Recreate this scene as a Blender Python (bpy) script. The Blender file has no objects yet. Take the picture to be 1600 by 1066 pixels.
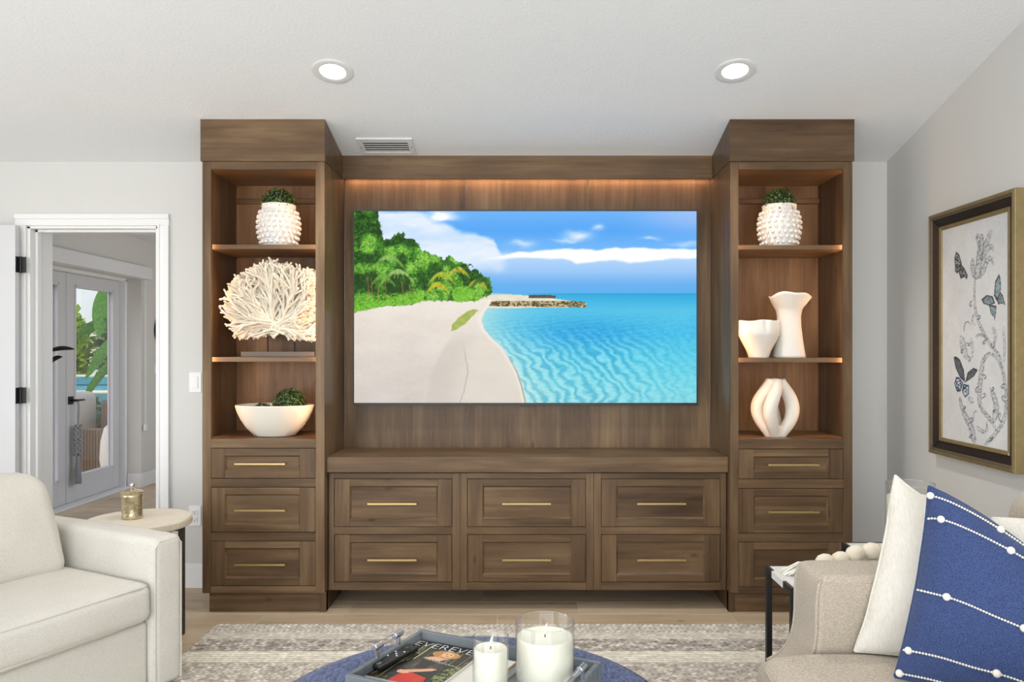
import bpy, math, random
import numpy as np
from mathutils import Vector, Matrix, noise as mnoise

random.seed(7)
RNG = np.random.default_rng(11)
C = bpy.context.scene.collection
SC = bpy.context.scene
PI = math.pi

# ------------------------------------------------------------------ camera, world, lights, exposure
F, VX, VY, EYE = 1200.0, 823.0, 548.0, 1.36      # focal length and vanishing point in pixels, eye height in metres
cam_d = bpy.data.cameras.new('camera')
cam_d.sensor_width = 36.0
cam_d.lens = 36.0 * F / 1600.0
cam_d.shift_x = -(VX - 800.0) / 1600.0
cam_d.shift_y = (VY - 533.0) / 1600.0
cam_d.clip_start = 0.05
cam_d.clip_end = 200
cam = bpy.data.objects.new('camera', cam_d)
C.objects.link(cam)
cam.location = (0, 0, EYE)
cam.rotation_euler = (PI / 2, 0, 0)
SC.camera = cam

SC.view_settings.view_transform = 'Standard'
SC.view_settings.look = 'None'
SC.view_settings.gamma = 1.0
SC.view_settings.use_curve_mapping = False
SC.view_settings.exposure = 0.10

world = bpy.data.worlds.new('world')
SC.world = world
world.use_nodes = True
wn = world.node_tree.nodes
wn.clear()
_o = wn.new('ShaderNodeOutputWorld')
_b = wn.new('ShaderNodeBackground')
_s = wn.new('ShaderNodeTexSky')
_s.sky_type = 'NISHITA'
_s.sun_disc = False
_s.sun_elevation = math.radians(50)
_s.sun_rotation = math.radians(215)
_s.air_density = 1.0
_s.dust_density = 2.0
world.node_tree.links.new(_s.outputs[0], _b.inputs[0])
_b.inputs[1].default_value = 0.22
world.node_tree.links.new(_b.outputs[0], _o.inputs[0])


def lamp(name, kind, loc, rot, energy, color=(1, 1, 1), size=None, size_y=None, **kw):
    d = bpy.data.lights.new(name, kind)
    d.energy = energy
    d.color = color
    if kind == 'AREA':
        d.shape = 'RECTANGLE'
        d.size = size
        d.size_y = size_y or size
    for k, v in kw.items():
        setattr(d, k, v)
    o = bpy.data.objects.new(name, d)
    C.objects.link(o)
    o.location = loc
    o.rotation_euler = rot
    return o


R = math.radians
lamp('sun', 'SUN', (-10, -5, 12), (R(22), R(34), R(0)), 3.0, (1, .95, .86), angle=R(1.0))
# daylight entering through the wide glazed opening behind the camera and the sliding doors on the left
lamp('window_daylight_behind', 'AREA', (-.85, -2.85, 1.35), (R(114), 0, 0), 205, (.93, .97, 1), 5.6, 2.3)
lamp('window_daylight_left', 'AREA', (-4.2, 0.9, 1.25), (R(102), 0, R(-90)), 40, (.93, .97, 1), 3.6, 2.2)
# fill lamp added to brighten the hall, set in a wall opening out of view
lamp('hall_fill_lamp', 'AREA', (-1.02, 6.9, 1.5), (R(90), 0, R(90)), 18, (.96, .98, 1), 1.9, 1.5)

# ------------------------------------------------------------------ helpers


def s2l(c):
    return tuple((x / 12.92 if x <= .04045 else ((x + .055) / 1.055) ** 2.4) for x in c)


def rgb(r, g, b):
    return s2l((r / 255, g / 255, b / 255)) + (1.0,)


def at(px, py, Y):
    return Vector(((px - VX) * Y / F, Y, EYE - (py - VY) * Y / F))


WORLD = {}


class MB:
    def __init__(s):
        s.v, s.f = [], []

    def add(s, vs, fs):
        b = len(s.v)
        s.v += [tuple(p) for p in vs]
        s.f += [tuple(i + b for i in f) for f in fs]
        return s

    def box(s, x0, x1, y0, y1, z0, z1):
        if x0 > x1: x0, x1 = x1, x0
        if y0 > y1: y0, y1 = y1, y0
        if z0 > z1: z0, z1 = z1, z0
        vs = [(x, y, z) for z in (z0, z1) for y in (y0, y1) for x in (x0, x1)]
        return s.add(vs, [(0, 2, 3, 1), (4, 5, 7, 6), (0, 1, 5, 4), (2, 6, 7, 3), (0, 4, 6, 2), (1, 3, 7, 5)])

    def lathe(s, prof, c=(0, 0, 0), n=32, mod=None, sx=1.0, sy=1.0, cap=True, a0=0.0):
        cx, cy, cz = c
        vs, fs = [], []
        for (r, z) in prof:
            for k in range(n):
                a = 2 * PI * k / n + a0
                rr, zz = (r, z) if mod is None else mod(r, z, a)
                vs.append((cx + rr * math.cos(a) * sx, cy + rr * math.sin(a) * sy, cz + zz))
        for i in range(len(prof) - 1):
            for k in range(n):
                k2 = (k + 1) % n
                fs.append((i * n + k, i * n + k2, (i + 1) * n + k2, (i + 1) * n + k))
        if cap:
            fs.append(tuple(range(n - 1, -1, -1)))
            m = (len(prof) - 1) * n
            fs.append(tuple(m + k for k in range(n)))
        return s.add(vs, fs)

    def tube(s, pts, rad, n=8, caps=True, flat=1.0, up=None):
        pts = [Vector(p) for p in pts]
        if not hasattr(rad, '__len__'):
            rad = [rad] * len(pts)
        vs, fs = [], []
        T = []
        for i in range(len(pts)):
            a = pts[max(0, i - 1)]
            b = pts[min(len(pts) - 1, i + 1)]
            T.append((b - a).normalized())
        ref = Vector(up) if up else (Vector((0, 0, 1)) if abs(T[0].z) < .9 else Vector((1, 0, 0)))
        nrm = (ref - T[0] * ref.dot(T[0])).normalized()
        for i, p in enumerate(pts):
            nrm = (nrm - T[i] * nrm.dot(T[i])).normalized()
            bi = T[i].cross(nrm)
            for k in range(n):
                a = 2 * PI * k / n
                vs.append(p + nrm * (math.cos(a) * rad[i]) + bi * (math.sin(a) * rad[i] * flat))
        for i in range(len(pts) - 1):
            for k in range(n):
                k2 = (k + 1) % n
                fs.append((i * n + k, i * n + k2, (i + 1) * n + k2, (i + 1) * n + k))
        if caps:
            fs.append(tuple(range(n - 1, -1, -1)))
            m = (len(pts) - 1) * n
            fs.append(tuple(m + k for k in range(n)))
        return s.add(vs, fs)

    def sphere(s, c, r, n=10, m=7, sz=1.0):
        prof = []
        for i in range(m + 1):
            a = -PI / 2 + PI * i / m
            prof.append((max(1e-5, r * math.cos(a)), r * math.sin(a) * sz))
        return s.lathe(prof, c, n, cap=False)

    def rbox(s, c, size, r, flat=4, k=4, puff=(0, 0, 0), deform=None):
        h = [x / 2 for x in size]
        r = min(r, *[x * .999 for x in h])

        def samples(hh):
            inner = hh - r
            arc = [inner + r * math.tan(PI / 4 * (i / k)) for i in range(1, k + 1)]
            fl = [-inner + 2 * inner * i / flat for i in range(flat + 1)] if inner > 1e-6 else [0]
            return [-a for a in reversed(arc)] + fl + arc
        S = [samples(x) for x in h]
        idx, vs, fs = {}, [], []

        def vert(p):
            key = tuple(round(x, 6) for x in p)
            if key in idx:
                return idx[key]
            inner = [max(-(h[i] - r), min(h[i] - r, p[i])) for i in range(3)]
            d = Vector([p[i] - inner[i] for i in range(3)])
            if d.length > 1e-9:
                d.normalize()
            q = Vector([inner[i] + d[i] * r for i in range(3)])
            w = [q[i] / h[i] for i in range(3)]
            o = Vector((puff[0] * w[0] * (1 - w[1] ** 2) * (1 - w[2] ** 2),
                        puff[1] * w[1] * (1 - w[0] ** 2) * (1 - w[2] ** 2),
                        puff[2] * w[2] * (1 - w[0] ** 2) * (1 - w[1] ** 2)))
            q = q + o + Vector(c)
            if deform:
                q = Vector(deform(q))
            idx[key] = len(vs)
            vs.append(tuple(q))
            return idx[key]
        for ax in range(3):
            a, b = [(1, 2), (2, 0), (0, 1)][ax]
            for sg in (-1, 1):
                A, B = S[a], S[b]
                for i in range(len(A) - 1):
                    for j in range(len(B) - 1):
                        ring = []
                        for (ii, jj) in ((i, j), (i + 1, j), (i + 1, j + 1), (i, j + 1)):
                            p = [0, 0, 0]
                            p[ax] = sg * h[ax]
                            p[a], p[b] = A[ii], B[jj]
                            ring.append(vert(p))
                        if sg < 0:
                            ring.reverse()
                        fs.append(tuple(ring))
        return s.add(vs, fs)

    def prism(s, poly, y0, y1):
        """outline in x-z extruded along y"""
        n = len(poly)
        vs = [(x, y0, z) for x, z in poly] + [(x, y1, z) for x, z in poly]
        fs = [tuple(range(n)), tuple(range(2 * n - 1, n - 1, -1))]
        for i in range(n):
            j = (i + 1) % n
            fs.append((i, i + n, j + n, j))
        return s.add(vs, fs)

    def build(s, name, mat, parent=None, smooth=False, bevel=0, seg=2, local=False, fix=True):
        me = bpy.data.meshes.new(name)
        if parent is not None and not local:
            w = WORLD[parent.name]
            vs = [(p[0] - w[0], p[1] - w[1], p[2] - w[2]) for p in s.v]
        else:
            vs = s.v
        me.from_pydata(vs, [], s.f)
        if fix:
            import bmesh
            bm = bmesh.new()
            bm.from_mesh(me)
            bmesh.ops.recalc_face_normals(bm, faces=bm.faces)
            bm.to_mesh(me)
            bm.free()
        if smooth:
            me.polygons.foreach_set('use_smooth', [True] * len(me.polygons))
            if smooth != 'all':
                me.set_sharp_from_angle(angle=R(40))
        me.materials.append(mat)
        o = bpy.data.objects.new(name, me)
        C.objects.link(o)
        if parent is not None:
            o.parent = parent
            WORLD[o.name] = WORLD[parent.name]
        else:
            WORLD[o.name] = Vector((0, 0, 0))
        if bevel:
            m = o.modifiers.new('bevel', 'BEVEL')
            m.width = bevel
            m.segments = seg
            m.limit_method = 'ANGLE'
            m.angle_limit = R(35)
            m.harden_normals = False
        return o


def tag(o, label=None, cat=None, group=None, kind=None):
    if label: o['label'] = label
    if cat: o['category'] = cat
    if group: o['group'] = group
    if kind: o['kind'] = kind
    return o


def thing(name, label, cat, loc=(0, 0, 0), rz=0.0, group=None, kind=None):
    o = bpy.data.objects.new(name, None)
    C.objects.link(o)
    o.location = loc
    o.rotation_euler = (0, 0, rz)
    o.empty_display_size = .05
    WORLD[o.name] = Vector(loc)
    return tag(o, label, cat, group, kind)


def grid_mesh(name, P, mat, cols=None, parent=None, smooth=True, local=False):
    """P: (rows, cols, 3) array of points; cols: (rows, cols, 3) sRGB colours"""
    h, w, _ = P.shape
    pts = P.reshape(-1, 3).astype(np.float64)
    if parent is not None and not local:
        pts = pts - np.array(WORLD[parent.name])
    me = bpy.data.meshes.new(name)
    ii = np.arange(h * w).reshape(h, w)
    q = np.stack([ii[:-1, :-1], ii[:-1, 1:], ii[1:, 1:], ii[1:, :-1]], -1).reshape(-1, 4)
    me.vertices.add(h * w)
    me.vertices.foreach_set('co', pts.reshape(-1))
    me.loops.add(q.size)
    me.loops.foreach_set('vertex_index', q.reshape(-1).astype(np.int32))
    me.polygons.add(len(q))
    me.polygons.foreach_set('loop_start', np.arange(0, q.size, 4, dtype=np.int32))
    me.polygons.foreach_set('loop_total', np.full(len(q), 4, np.int32))
    if smooth:
        me.polygons.foreach_set('use_smooth', np.ones(len(q), bool))
    me.update(calc_edges=True)
    if cols is not None:
        c = np.clip(cols.reshape(-1, 3), 0, 1)
        c = np.where(c <= .04045, c / 12.92, ((c + .055) / 1.055) ** 2.4)
        a = me.color_attributes.new('print', 'FLOAT_COLOR', 'POINT')
        a.data.foreach_set('color', np.concatenate([c, np.ones((len(c), 1))], 1).astype(np.float32).reshape(-1))
    me.materials.append(mat)
    o = bpy.data.objects.new(name, me)
    C.objects.link(o)
    if parent is not None:
        o.parent = parent
        WORLD[o.name] = WORLD[parent.name]
    else:
        WORLD[o.name] = Vector((0, 0, 0))
    return o


def vnoise(x, y, seed=0):
    """smooth value noise on arrays"""
    xi, yi = np.floor(x).astype(np.int64), np.floor(y).astype(np.int64)
    fx, fy = x - xi, y - yi
    fx, fy = fx * fx * (3 - 2 * fx), fy * fy * (3 - 2 * fy)

    def h(a, b):
        n = (a * 374761393 + b * 668265263 + seed * 1442695041) & 0x7fffffff
        n = ((n ^ (n >> 13)) * 1274126177) & 0x7fffffff
        return ((n ^ (n >> 16)) & 0xffff) / 65535.0
    return (h(xi, yi) * (1 - fx) + h(xi + 1, yi) * fx) * (1 - fy) + (h(xi, yi + 1) * (1 - fx) + h(xi + 1, yi + 1) * fx) * fy


def fbm(x, y, seed=0, o=4):
    t, a, n = 0, 1.0, 0
    for i in range(o):
        t = t + a * vnoise(x * 2 ** i, y * 2 ** i, seed + i)
        n += a
        a *= .5
    return t / n


def inpoly(x, y, poly):
    m = np.zeros(x.shape, bool)
    n = len(poly)
    for i in range(n):
        x0, y0 = poly[i]
        x1, y1 = poly[(i + 1) % n]
        c = ((y0 > y) != (y1 > y)) & (x < (x1 - x0) * (y - y0) / ((y1 - y0) or 1e-9) + x0)
        m ^= c
    return m


# ------------------------------------------------------------------ materials


def new_mat(name):
    m = bpy.data.materials.new(name)
    m.use_nodes = True
    nt = m.node_tree
    b = nt.nodes['Principled BSDF']
    return m, nt, b


def plain(name, col, rough=.6, var=.04, scale=30, bump=0.0, bscale=None, metal=0.0, spec=.5, sheen=0.0, bdist=.002):
    m, nt, b = new_mat(name)
    N, L = nt.nodes, nt.links
    tc = N.new('ShaderNodeTexCoord')
    nz = N.new('ShaderNodeTexNoise')
    nz.inputs['Scale'].default_value = scale
    nz.inputs['Detail'].default_value = 4
    L.new(tc.outputs['Object'], nz.inputs['Vector'])
    hs = N.new('ShaderNodeMapRange')
    hs.inputs['To Min'].default_value = 1 - var
    hs.inputs['To Max'].default_value = 1 + var
    L.new(nz.outputs['Fac'], hs.inputs['Value'])
    mx = N.new('ShaderNodeVectorMath')
    mx.operation = 'SCALE'
    mx.inputs[0].default_value = col[:3]
    L.new(hs.outputs[0], mx.inputs['Scale'])
    L.new(mx.outputs[0], b.inputs['Base Color'])
    b.inputs['Roughness'].default_value = rough
    b.inputs['Metallic'].default_value = metal
    b.inputs['Specular IOR Level'].default_value = spec
    if sheen:
        b.inputs['Sheen Weight'].default_value = sheen
    if bump:
        n2 = N.new('ShaderNodeTexNoise')
        n2.inputs['Scale'].default_value = bscale or scale * 4
        n2.inputs['Detail'].default_value = 3
        L.new(tc.outputs['Object'], n2.inputs['Vector'])
        bp = N.new('ShaderNodeBump')
        bp.inputs['Strength'].default_value = bump
        bp.inputs['Distance'].default_value = bdist
        L.new(n2.outputs['Fac'], bp.inputs['Height'])
        L.new(bp.outputs[0], b.inputs['Normal'])
    return m


def wood(name, axis, dark, mid, light, rough=.36, blotch=.5, fine=26, rnd=.15):
    """stained timber, grain along axis 0/1/2 of the object's own space"""
    m, nt, b = new_mat(name)
    N, L = nt.nodes, nt.links
    tc = N.new('ShaderNodeTexCoord')
    oi = N.new('ShaderNodeObjectInfo')
    off = N.new('ShaderNodeVectorMath')
    off.operation = 'MULTIPLY_ADD'
    cmb = N.new('ShaderNodeCombineXYZ')
    for i in range(3):
        L.new(oi.outputs['Random'], cmb.inputs[i])
    L.new(cmb.outputs[0], off.inputs[0])
    off.inputs[1].default_value = (17, 23, 31)
    L.new(tc.outputs['Object'], off.inputs[2])
    mp = N.new('ShaderNodeMapping')
    sc = [fine] * 3
    sc[axis] = 1.6
    mp.inputs['Scale'].default_value = sc
    L.new(off.outputs[0], mp.inputs['Vector'])
    g = N.new('ShaderNodeTexNoise')
    g.inputs['Scale'].default_value = 1
    g.inputs['Detail'].default_value = 7
    g.inputs['Roughness'].default_value = .62
    g.inputs['Distortion'].default_value = .35
    L.new(mp.outputs[0], g.inputs['Vector'])
    mp2 = N.new('ShaderNodeMapping')
    sc2 = [5.5] * 3
    sc2[axis] = 1.7
    mp2.inputs['Scale'].default_value = sc2
    L.new(off.outputs[0], mp2.inputs['Vector'])
    bl = N.new('ShaderNodeTexNoise')
    bl.inputs['Scale'].default_value = 1
    bl.inputs['Detail'].default_value = 4
    L.new(mp2.outputs[0], bl.inputs['Vector'])
    ad = N.new('ShaderNodeMix')
    ad.data_type = 'FLOAT'
    ad.inputs[0].default_value = blotch
    L.new(g.outputs['Fac'], ad.inputs[2])
    L.new(bl.outputs['Fac'], ad.inputs[3])
    cr = N.new('ShaderNodeValToRGB')
    e = cr.color_ramp.elements
    e[0].position, e[0].color = .30, dark
    e[1].position, e[1].color = .72, light
    x = e.new(.5)
    x.color = mid
    L.new(ad.outputs[0], cr.inputs[0])
    # small dark knots
    vo = N.new('ShaderNodeTexVoronoi')
    vo.inputs['Scale'].default_value = 1
    mp3 = N.new('ShaderNodeMapping')
    sc3 = [6.5] * 3
    sc3[axis] = 3.2
    mp3.inputs['Scale'].default_value = sc3
    L.new(off.outputs[0], mp3.inputs['Vector'])
    L.new(mp3.outputs[0], vo.inputs['Vector'])
    kr = N.new('ShaderNodeMapRange')
    kr.inputs['From Min'].default_value = .03
    kr.inputs['From Max'].default_value = .10
    kr.inputs['To Min'].default_value = .55
    kr.inputs['To Max'].default_value = 1.0
    L.new(vo.outputs['Distance'], kr.inputs['Value'])
    rv = N.new('ShaderNodeMapRange')
    rv.inputs['To Min'].default_value = 1 - rnd
    rv.inputs['To Max'].default_value = 1 + rnd
    L.new(oi.outputs['Random'], rv.inputs['Value'])
    mu = N.new('ShaderNodeMath')
    mu.operation = 'MULTIPLY'
    L.new(kr.outputs[0], mu.inputs[0])
    L.new(rv.outputs[0], mu.inputs[1])
    mx = N.new('ShaderNodeVectorMath')
    mx.operation = 'SCALE'
    L.new(cr.outputs[0], mx.inputs[0])
    L.new(mu.outputs[0], mx.inputs['Scale'])
    L.new(mx.outputs[0], b.inputs['Base Color'])
    b.inputs['Roughness'].default_value = rough
    b.inputs['Specular IOR Level'].default_value = .26
    bp = N.new('ShaderNodeBump')
    bp.inputs['Strength'].default_value = .12
    bp.inputs['Distance'].default_value = .001
    L.new(g.outputs['Fac'], bp.inputs['Height'])
    L.new(bp.outputs[0], b.inputs['Normal'])
    return m


def printed(name, rough=.6, emit=0.0, spec=.4, bump=0.0):
    """flat print: colours carried by the sheet itself"""
    m, nt, b = new_mat(name)
    N, L = nt.nodes, nt.links
    a = N.new('ShaderNodeAttribute')
    a.attribute_name = 'print'
    b.inputs['Roughness'].default_value = rough
    b.inputs['Specular IOR Level'].default_value = spec
    if emit:
        b.inputs['Base Color'].default_value = (.01, .01, .01, 1)
        L.new(a.outputs['Color'], b.inputs['Emission Color'])
        b.inputs['Emission Strength'].default_value = emit
    else:
        L.new(a.outputs['Color'], b.inputs['Base Color'])
    if bump:
        tc = N.new('ShaderNodeTexCoord')
        n2 = N.new('ShaderNodeTexNoise')
        n2.inputs['Scale'].default_value = 500
        L.new(tc.outputs['Object'], n2.inputs['Vector'])
        bp = N.new('ShaderNodeBump')
        bp.inputs['Strength'].default_value = bump
        bp.inputs['Distance'].default_value = .003
        L.new(n2.outputs['Fac'], bp.inputs['Height'])
        L.new(bp.outputs[0], b.inputs['Normal'])
    return m


def emitter(name, col, strength):
    m, nt, b = new_mat(name)
    b.inputs['Base Color'].default_value = (.8, .8, .8, 1)
    b.inputs['Emission Color'].default_value = col
    b.inputs['Emission Strength'].default_value = strength
    return m


def thin_glass(name, refl=.07, tint=(1, 1, 1, 1)):
    m, nt, b = new_mat(name)
    N, L = nt.nodes, nt.links
    N.remove(b)
    out = N['Material Output']
    tr = N.new('ShaderNodeBsdfTransparent')
    tr.inputs[0].default_value = tint
    gl = N.new('ShaderNodeBsdfGlossy')
    gl.inputs['Roughness'].default_value = .02
    lw = N.new('ShaderNodeLayerWeight')
    lw.inputs['Blend'].default_value = .22
    mr = N.new('ShaderNodeMapRange')
    mr.inputs['To Min'].default_value = refl * .5
    mr.inputs['To Max'].default_value = min(1, refl * 8)
    L.new(lw.outputs['Facing'], mr.inputs['Value'])
    mix = N.new('ShaderNodeMixShader')
    L.new(mr.outputs[0], mix.inputs[0])
    L.new(tr.outputs[0], mix.inputs[1])
    L.new(gl.outputs[0], mix.inputs[2])
    L.new(mix.outputs[0], out.inputs[0])
    return m


def fabric(name, c1, c2, scale=220, stretch=(1, 1, 1), rough=.9, bump=.35, contrast=.5, bdist=.0015, big=0.05):
    m, nt, b = new_mat(name)
    N, L = nt.nodes, nt.links
    tc = N.new('ShaderNodeTexCoord')
    mp = N.new('ShaderNodeMapping')
    mp.inputs['Scale'].default_value = stretch
    L.new(tc.outputs['Object'], mp.inputs['Vector'])
    n1 = N.new('ShaderNodeTexNoise')
    n1.inputs['Scale'].default_value = scale
    n1.inputs['Detail'].default_value = 3
    n1.inputs['Roughness'].default_value = .7
    L.new(mp.outputs[0], n1.inputs['Vector'])
    cr = N.new('ShaderNodeValToRGB')
    e = cr.color_ramp.elements
    e[0].position, e[0].color = .5 - contrast / 2, c1
    e[1].position, e[1].color = .5 + contrast / 2, c2
    L.new(n1.outputs['Fac'], cr.inputs[0])
    n3 = N.new('ShaderNodeTexNoise')
    n3.inputs['Scale'].default_value = 9
    L.new(tc.outputs['Object'], n3.inputs['Vector'])
    mr = N.new('ShaderNodeMapRange')
    mr.inputs['To Min'].default_value = 1 - big
    mr.inputs['To Max'].default_value = 1 + big
    L.new(n3.outputs['Fac'], mr.inputs['Value'])
    mx = N.new('ShaderNodeVectorMath')
    mx.operation = 'SCALE'
    L.new(cr.outputs[0], mx.inputs[0])
    L.new(mr.outputs[0], mx.inputs['Scale'])
    L.new(mx.outputs[0], b.inputs['Base Color'])
    b.inputs['Roughness'].default_value = rough
    b.inputs['Specular IOR Level'].default_value = .2
    b.inputs['Sheen Weight'].default_value = .15
    bp = N.new('ShaderNodeBump')
    bp.inputs['Strength'].default_value = bump
    bp.inputs['Distance'].default_value = bdist
    L.new(n1.outputs['Fac'], bp.inputs['Height'])
    L.new(bp.outputs[0], b.inputs['Normal'])
    return m


WD, WM, WL = rgb(66, 48, 34), rgb(101, 79, 57), rgb(134, 110, 83)
M = {}
M['wood_x'] = wood('stained_wood_grain_across', 0, WD, WM, WL)
M['wood_z'] = wood('stained_wood_grain_upright', 2, WD, WM, WL)
M['wood_y'] = wood('stained_wood_grain_deep', 1, WD, WM, WL)
M['plank'] = wood('wood_look_floor_plank', 0, rgb(166, 145, 117), rgb(196, 175, 147), rgb(214, 196, 170), rough=.45, blotch=.45, fine=18, rnd=.09)
M['grout'] = plain('pale_grout', rgb(205, 192, 170), .8)
M['wall'] = plain('greige_wall_paint', rgb(217, 216, 213), .85, .012, 6, .25, 90, bdist=.0015)
M['wall_hall'] = plain('hall_wall_paint', rgb(220, 217, 212), .85, .012, 6, .2, 90, bdist=.0015)
M['ceiling'] = plain('textured_white_ceiling', rgb(240, 242, 245), .9, .012, 8, .5, 75, bdist=.004)
M['trim'] = plain('white_trim_paint', rgb(240, 240, 240), .4, .008, 10)
M['door'] = plain('white_door_paint', rgb(214, 214, 217), .42, .008, 10)
M['black'] = plain('matt_black_metal', rgb(30, 30, 31), .45, .1, 60)
M['brass'] = plain('brushed_brass', rgb(206, 182, 128), .36, .05, 200, metal=1.0)
M['chrome'] = plain('brushed_chrome', rgb(218, 220, 224), .22, .03, 200, metal=1.0)
M['white_plastic'] = plain('white_plastic', rgb(242, 242, 242), .35, .01, 20)
M['white_metal'] = plain('white_painted_metal', rgb(228, 228, 229), .4, .01, 20)
M['vent_shade'] = plain('vent_shade_paint', rgb(20, 20, 22), .95, spec=.1)
M['ceramic'] = plain('matt_white_ceramic', rgb(218, 214, 206), .62, .03, 14, .3, 180)
M['pot'] = plain('white_bobbled_ceramic', rgb(216, 215, 213), .5, .02, 20, .15, 120)
M['bowl'] = plain('cream_glazed_ceramic', rgb(224, 219, 208), .35, .02, 12)
M['coral'] = plain('cream_resin_coral', rgb(222, 214, 198), .75, .06, 60, .5, 300)
M['rod'] = plain('dark_bronze_metal', rgb(34, 26, 22), .45, .1, 50, metal=.6)
M['coral_base'] = plain('grey_brown_base', rgb(96, 86, 78), .5, .08, 20)
M['topiary_core'] = plain('dark_moss_core', rgb(26, 40, 20), .95, .2, 60)
M['tv_black'] = plain('black_bezel', rgb(24, 24, 26), .35, .05, 40)
M['tv_screen'] = printed('screen_picture', .5, emit=.935, spec=.05)
M['lens'] = emitter('downlight_lens', (1, .97, .93, 1), 9.0)
M['led'] = emitter('warm_led', (1.0, .55, .28, 1), 36.0)
M['led_shelf'] = emitter('warm_shelf_led', (1.0, .57, .30, 1), 42.0)
M['cream_fabric'] = fabric('cream_upholstery', rgb(196, 191, 180), rgb(225, 221, 212), 260, bump=.4)
M['oat_fabric'] = fabric('oatmeal_heather_upholstery', rgb(148, 134, 117), rgb(212, 200, 184), 150, (1.0, 1.0, 3.2), bump=.4, contrast=.55)
M['white_fabric'] = fabric('ivory_crinkle_cotton', rgb(224, 217, 204), rgb(241, 237, 228), 60, (6.0, 1.0, .7), bump=.8, bdist=.004)
M['blue_fabric'] = fabric('blue_woven_cotton', rgb(26, 40, 82), rgb(80, 98, 144), 300, bump=.7, contrast=.55, bdist=.002)
M['denim'] = fabric('navy_denim', rgb(24, 34, 66), rgb(104, 118, 160), 75, (1.6, .6, 1.0), bump=.4, contrast=.42, big=.12)
M['pom'] = plain('ivory_cotton_yarn', rgb(240, 236, 226), .95, .05, 200, .4, 400)
M['wax'] = plain('ivory_wax', rgb(236, 235, 218), .55, .02, 10)
M['wick'] = plain('white_wick', rgb(240, 235, 220), .8)
M['wick_tip'] = plain('charred_tip', rgb(40, 36, 34), .9)
M['glass'] = thin_glass('clear_glass', .05)
M['pane'] = thin_glass('window_glass', .05)
M['tray'] = wood('grey_washed_wood', 0, rgb(84, 88, 92), rgb(112, 118, 122), rgb(142, 148, 152), rough=.5, rnd=.04)
M['acrylic'] = thin_glass('clear_acrylic', .14, (.93, .93, .94, 1))
M['paper'] = plain('white_paper', rgb(236, 232, 224), .7, .03, 60)
M['print'] = printed('glossy_print', .22)
M['canvas'] = printed('printed_canvas', .85, bump=.15)
M['gold'] = plain('antique_gold_leaf', rgb(150, 132, 92), .45, .3, 26, .3, 60, metal=.45)
M['frame_black'] = plain('espresso_lacquer', rgb(34, 26, 22), .35, .15, 20)
M['frame_brown'] = plain('weathered_bronze_edge', rgb(104, 90, 72), .5, .2, 40, metal=.3)
M['marble'] = plain('white_marble', rgb(228, 226, 222), .25, .06, 7)
M['bone'] = plain('pale_inlay', rgb(226, 224, 220), .35, .05, 30)
M['bead'] = plain('whitewashed_wood_bead', rgb(236, 226, 206), .6, .08, 30)
M['bead_raw'] = plain('raw_wood_bead', rgb(190, 152, 104), .6, .12, 30)
M['stone_top'] = plain('cream_travertine', rgb(232, 222, 204), .55, .07, 14, .2, 60)
M['stone_edge'] = plain('cream_bone_tile', rgb(222, 212, 192), .6, .12, 40, .3, 90)
M['iron'] = plain('dark_bronze_iron', rgb(66, 58, 52), .5, .1, 40)
M['mercury'] = plain('mottled_mercury_glass', rgb(206, 192, 158), .22, .55, 60, .6, 90, metal=.85)
M['tassel'] = plain('grey_yarn', rgb(160, 162, 166), .95, .15, 120, .5, 300)
M['wicker'] = plain('brown_wicker', rgb(126, 104, 84), .7, .3, 90, .8, 120, bdist=.006)
M['patio'] = plain('patio_paving', rgb(196, 188, 176), .8, .06, 4)
M['stucco'] = plain('white_stucco', rgb(236, 240, 240), .9, .02, 6)
M['coping'] = plain('pale_stone_coping', rgb(222, 218, 190), .7, .06, 12)
M['pool_tile'] = plain('teal_pool_tile', rgb(78, 140, 150), .3, .15, 30)
M['water'] = plain('pool_water', rgb(96, 200, 222), .08, .12, 6, .4, 9, bdist=.05)
M['bark'] = plain('brown_stem', rgb(94, 84, 56), .8, .15, 20)
M['soil'] = plain('dark_mulch', rgb(60, 54, 46), .95, .3, 30)


def leaf_mat(name, c1, c2, rough=.45, trans=0.25):
    m, nt, b = new_mat(name)
    N, L = nt.nodes, nt.links
    tc = N.new('ShaderNodeTexCoord')
    n = N.new('ShaderNodeTexNoise')
    n.inputs['Scale'].default_value = 60
    n.inputs['Detail'].default_value = 3
    L.new(tc.outputs['Object'], n.inputs['Vector'])
    cr = N.new('ShaderNodeValToRGB')
    cr.color_ramp.elements[0].position, cr.color_ramp.elements[0].color = .36, c1
    cr.color_ramp.elements[1].position, cr.color_ramp.elements[1].color = .64, c2
    L.new(n.outputs['Fac'], cr.inputs[0])
    L.new(cr.outputs[0], b.inputs['Base Color'])
    b.inputs['Roughness'].default_value = rough
    if trans:
        tl = N.new('ShaderNodeBsdfTranslucent')
        L.new(cr.outputs[0], tl.inputs[0])
        mx = N.new('ShaderNodeMixShader')
        mx.inputs[0].default_value = trans
        L.new(b.outputs[0], mx.inputs[1])
        L.new(tl.outputs[0], mx.inputs[2])
        L.new(mx.outputs[0], N['Material Output'].inputs[0])
    return m


M['boxwood'] = leaf_mat('boxwood_leaves', rgb(38, 62, 24), rgb(98, 130, 62), .4, .1)
M['banana'] = leaf_mat('banana_leaf', rgb(62, 120, 40), rgb(110, 168, 74), .35, .35)
M['shrub'] = leaf_mat('shrub_leaves', rgb(74, 120, 30), rgb(178, 206, 62), .45, .4)
M['hedge'] = leaf_mat('hedge_leaves', rgb(48, 78, 34), rgb(104, 134, 62), .6, .2)

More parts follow.
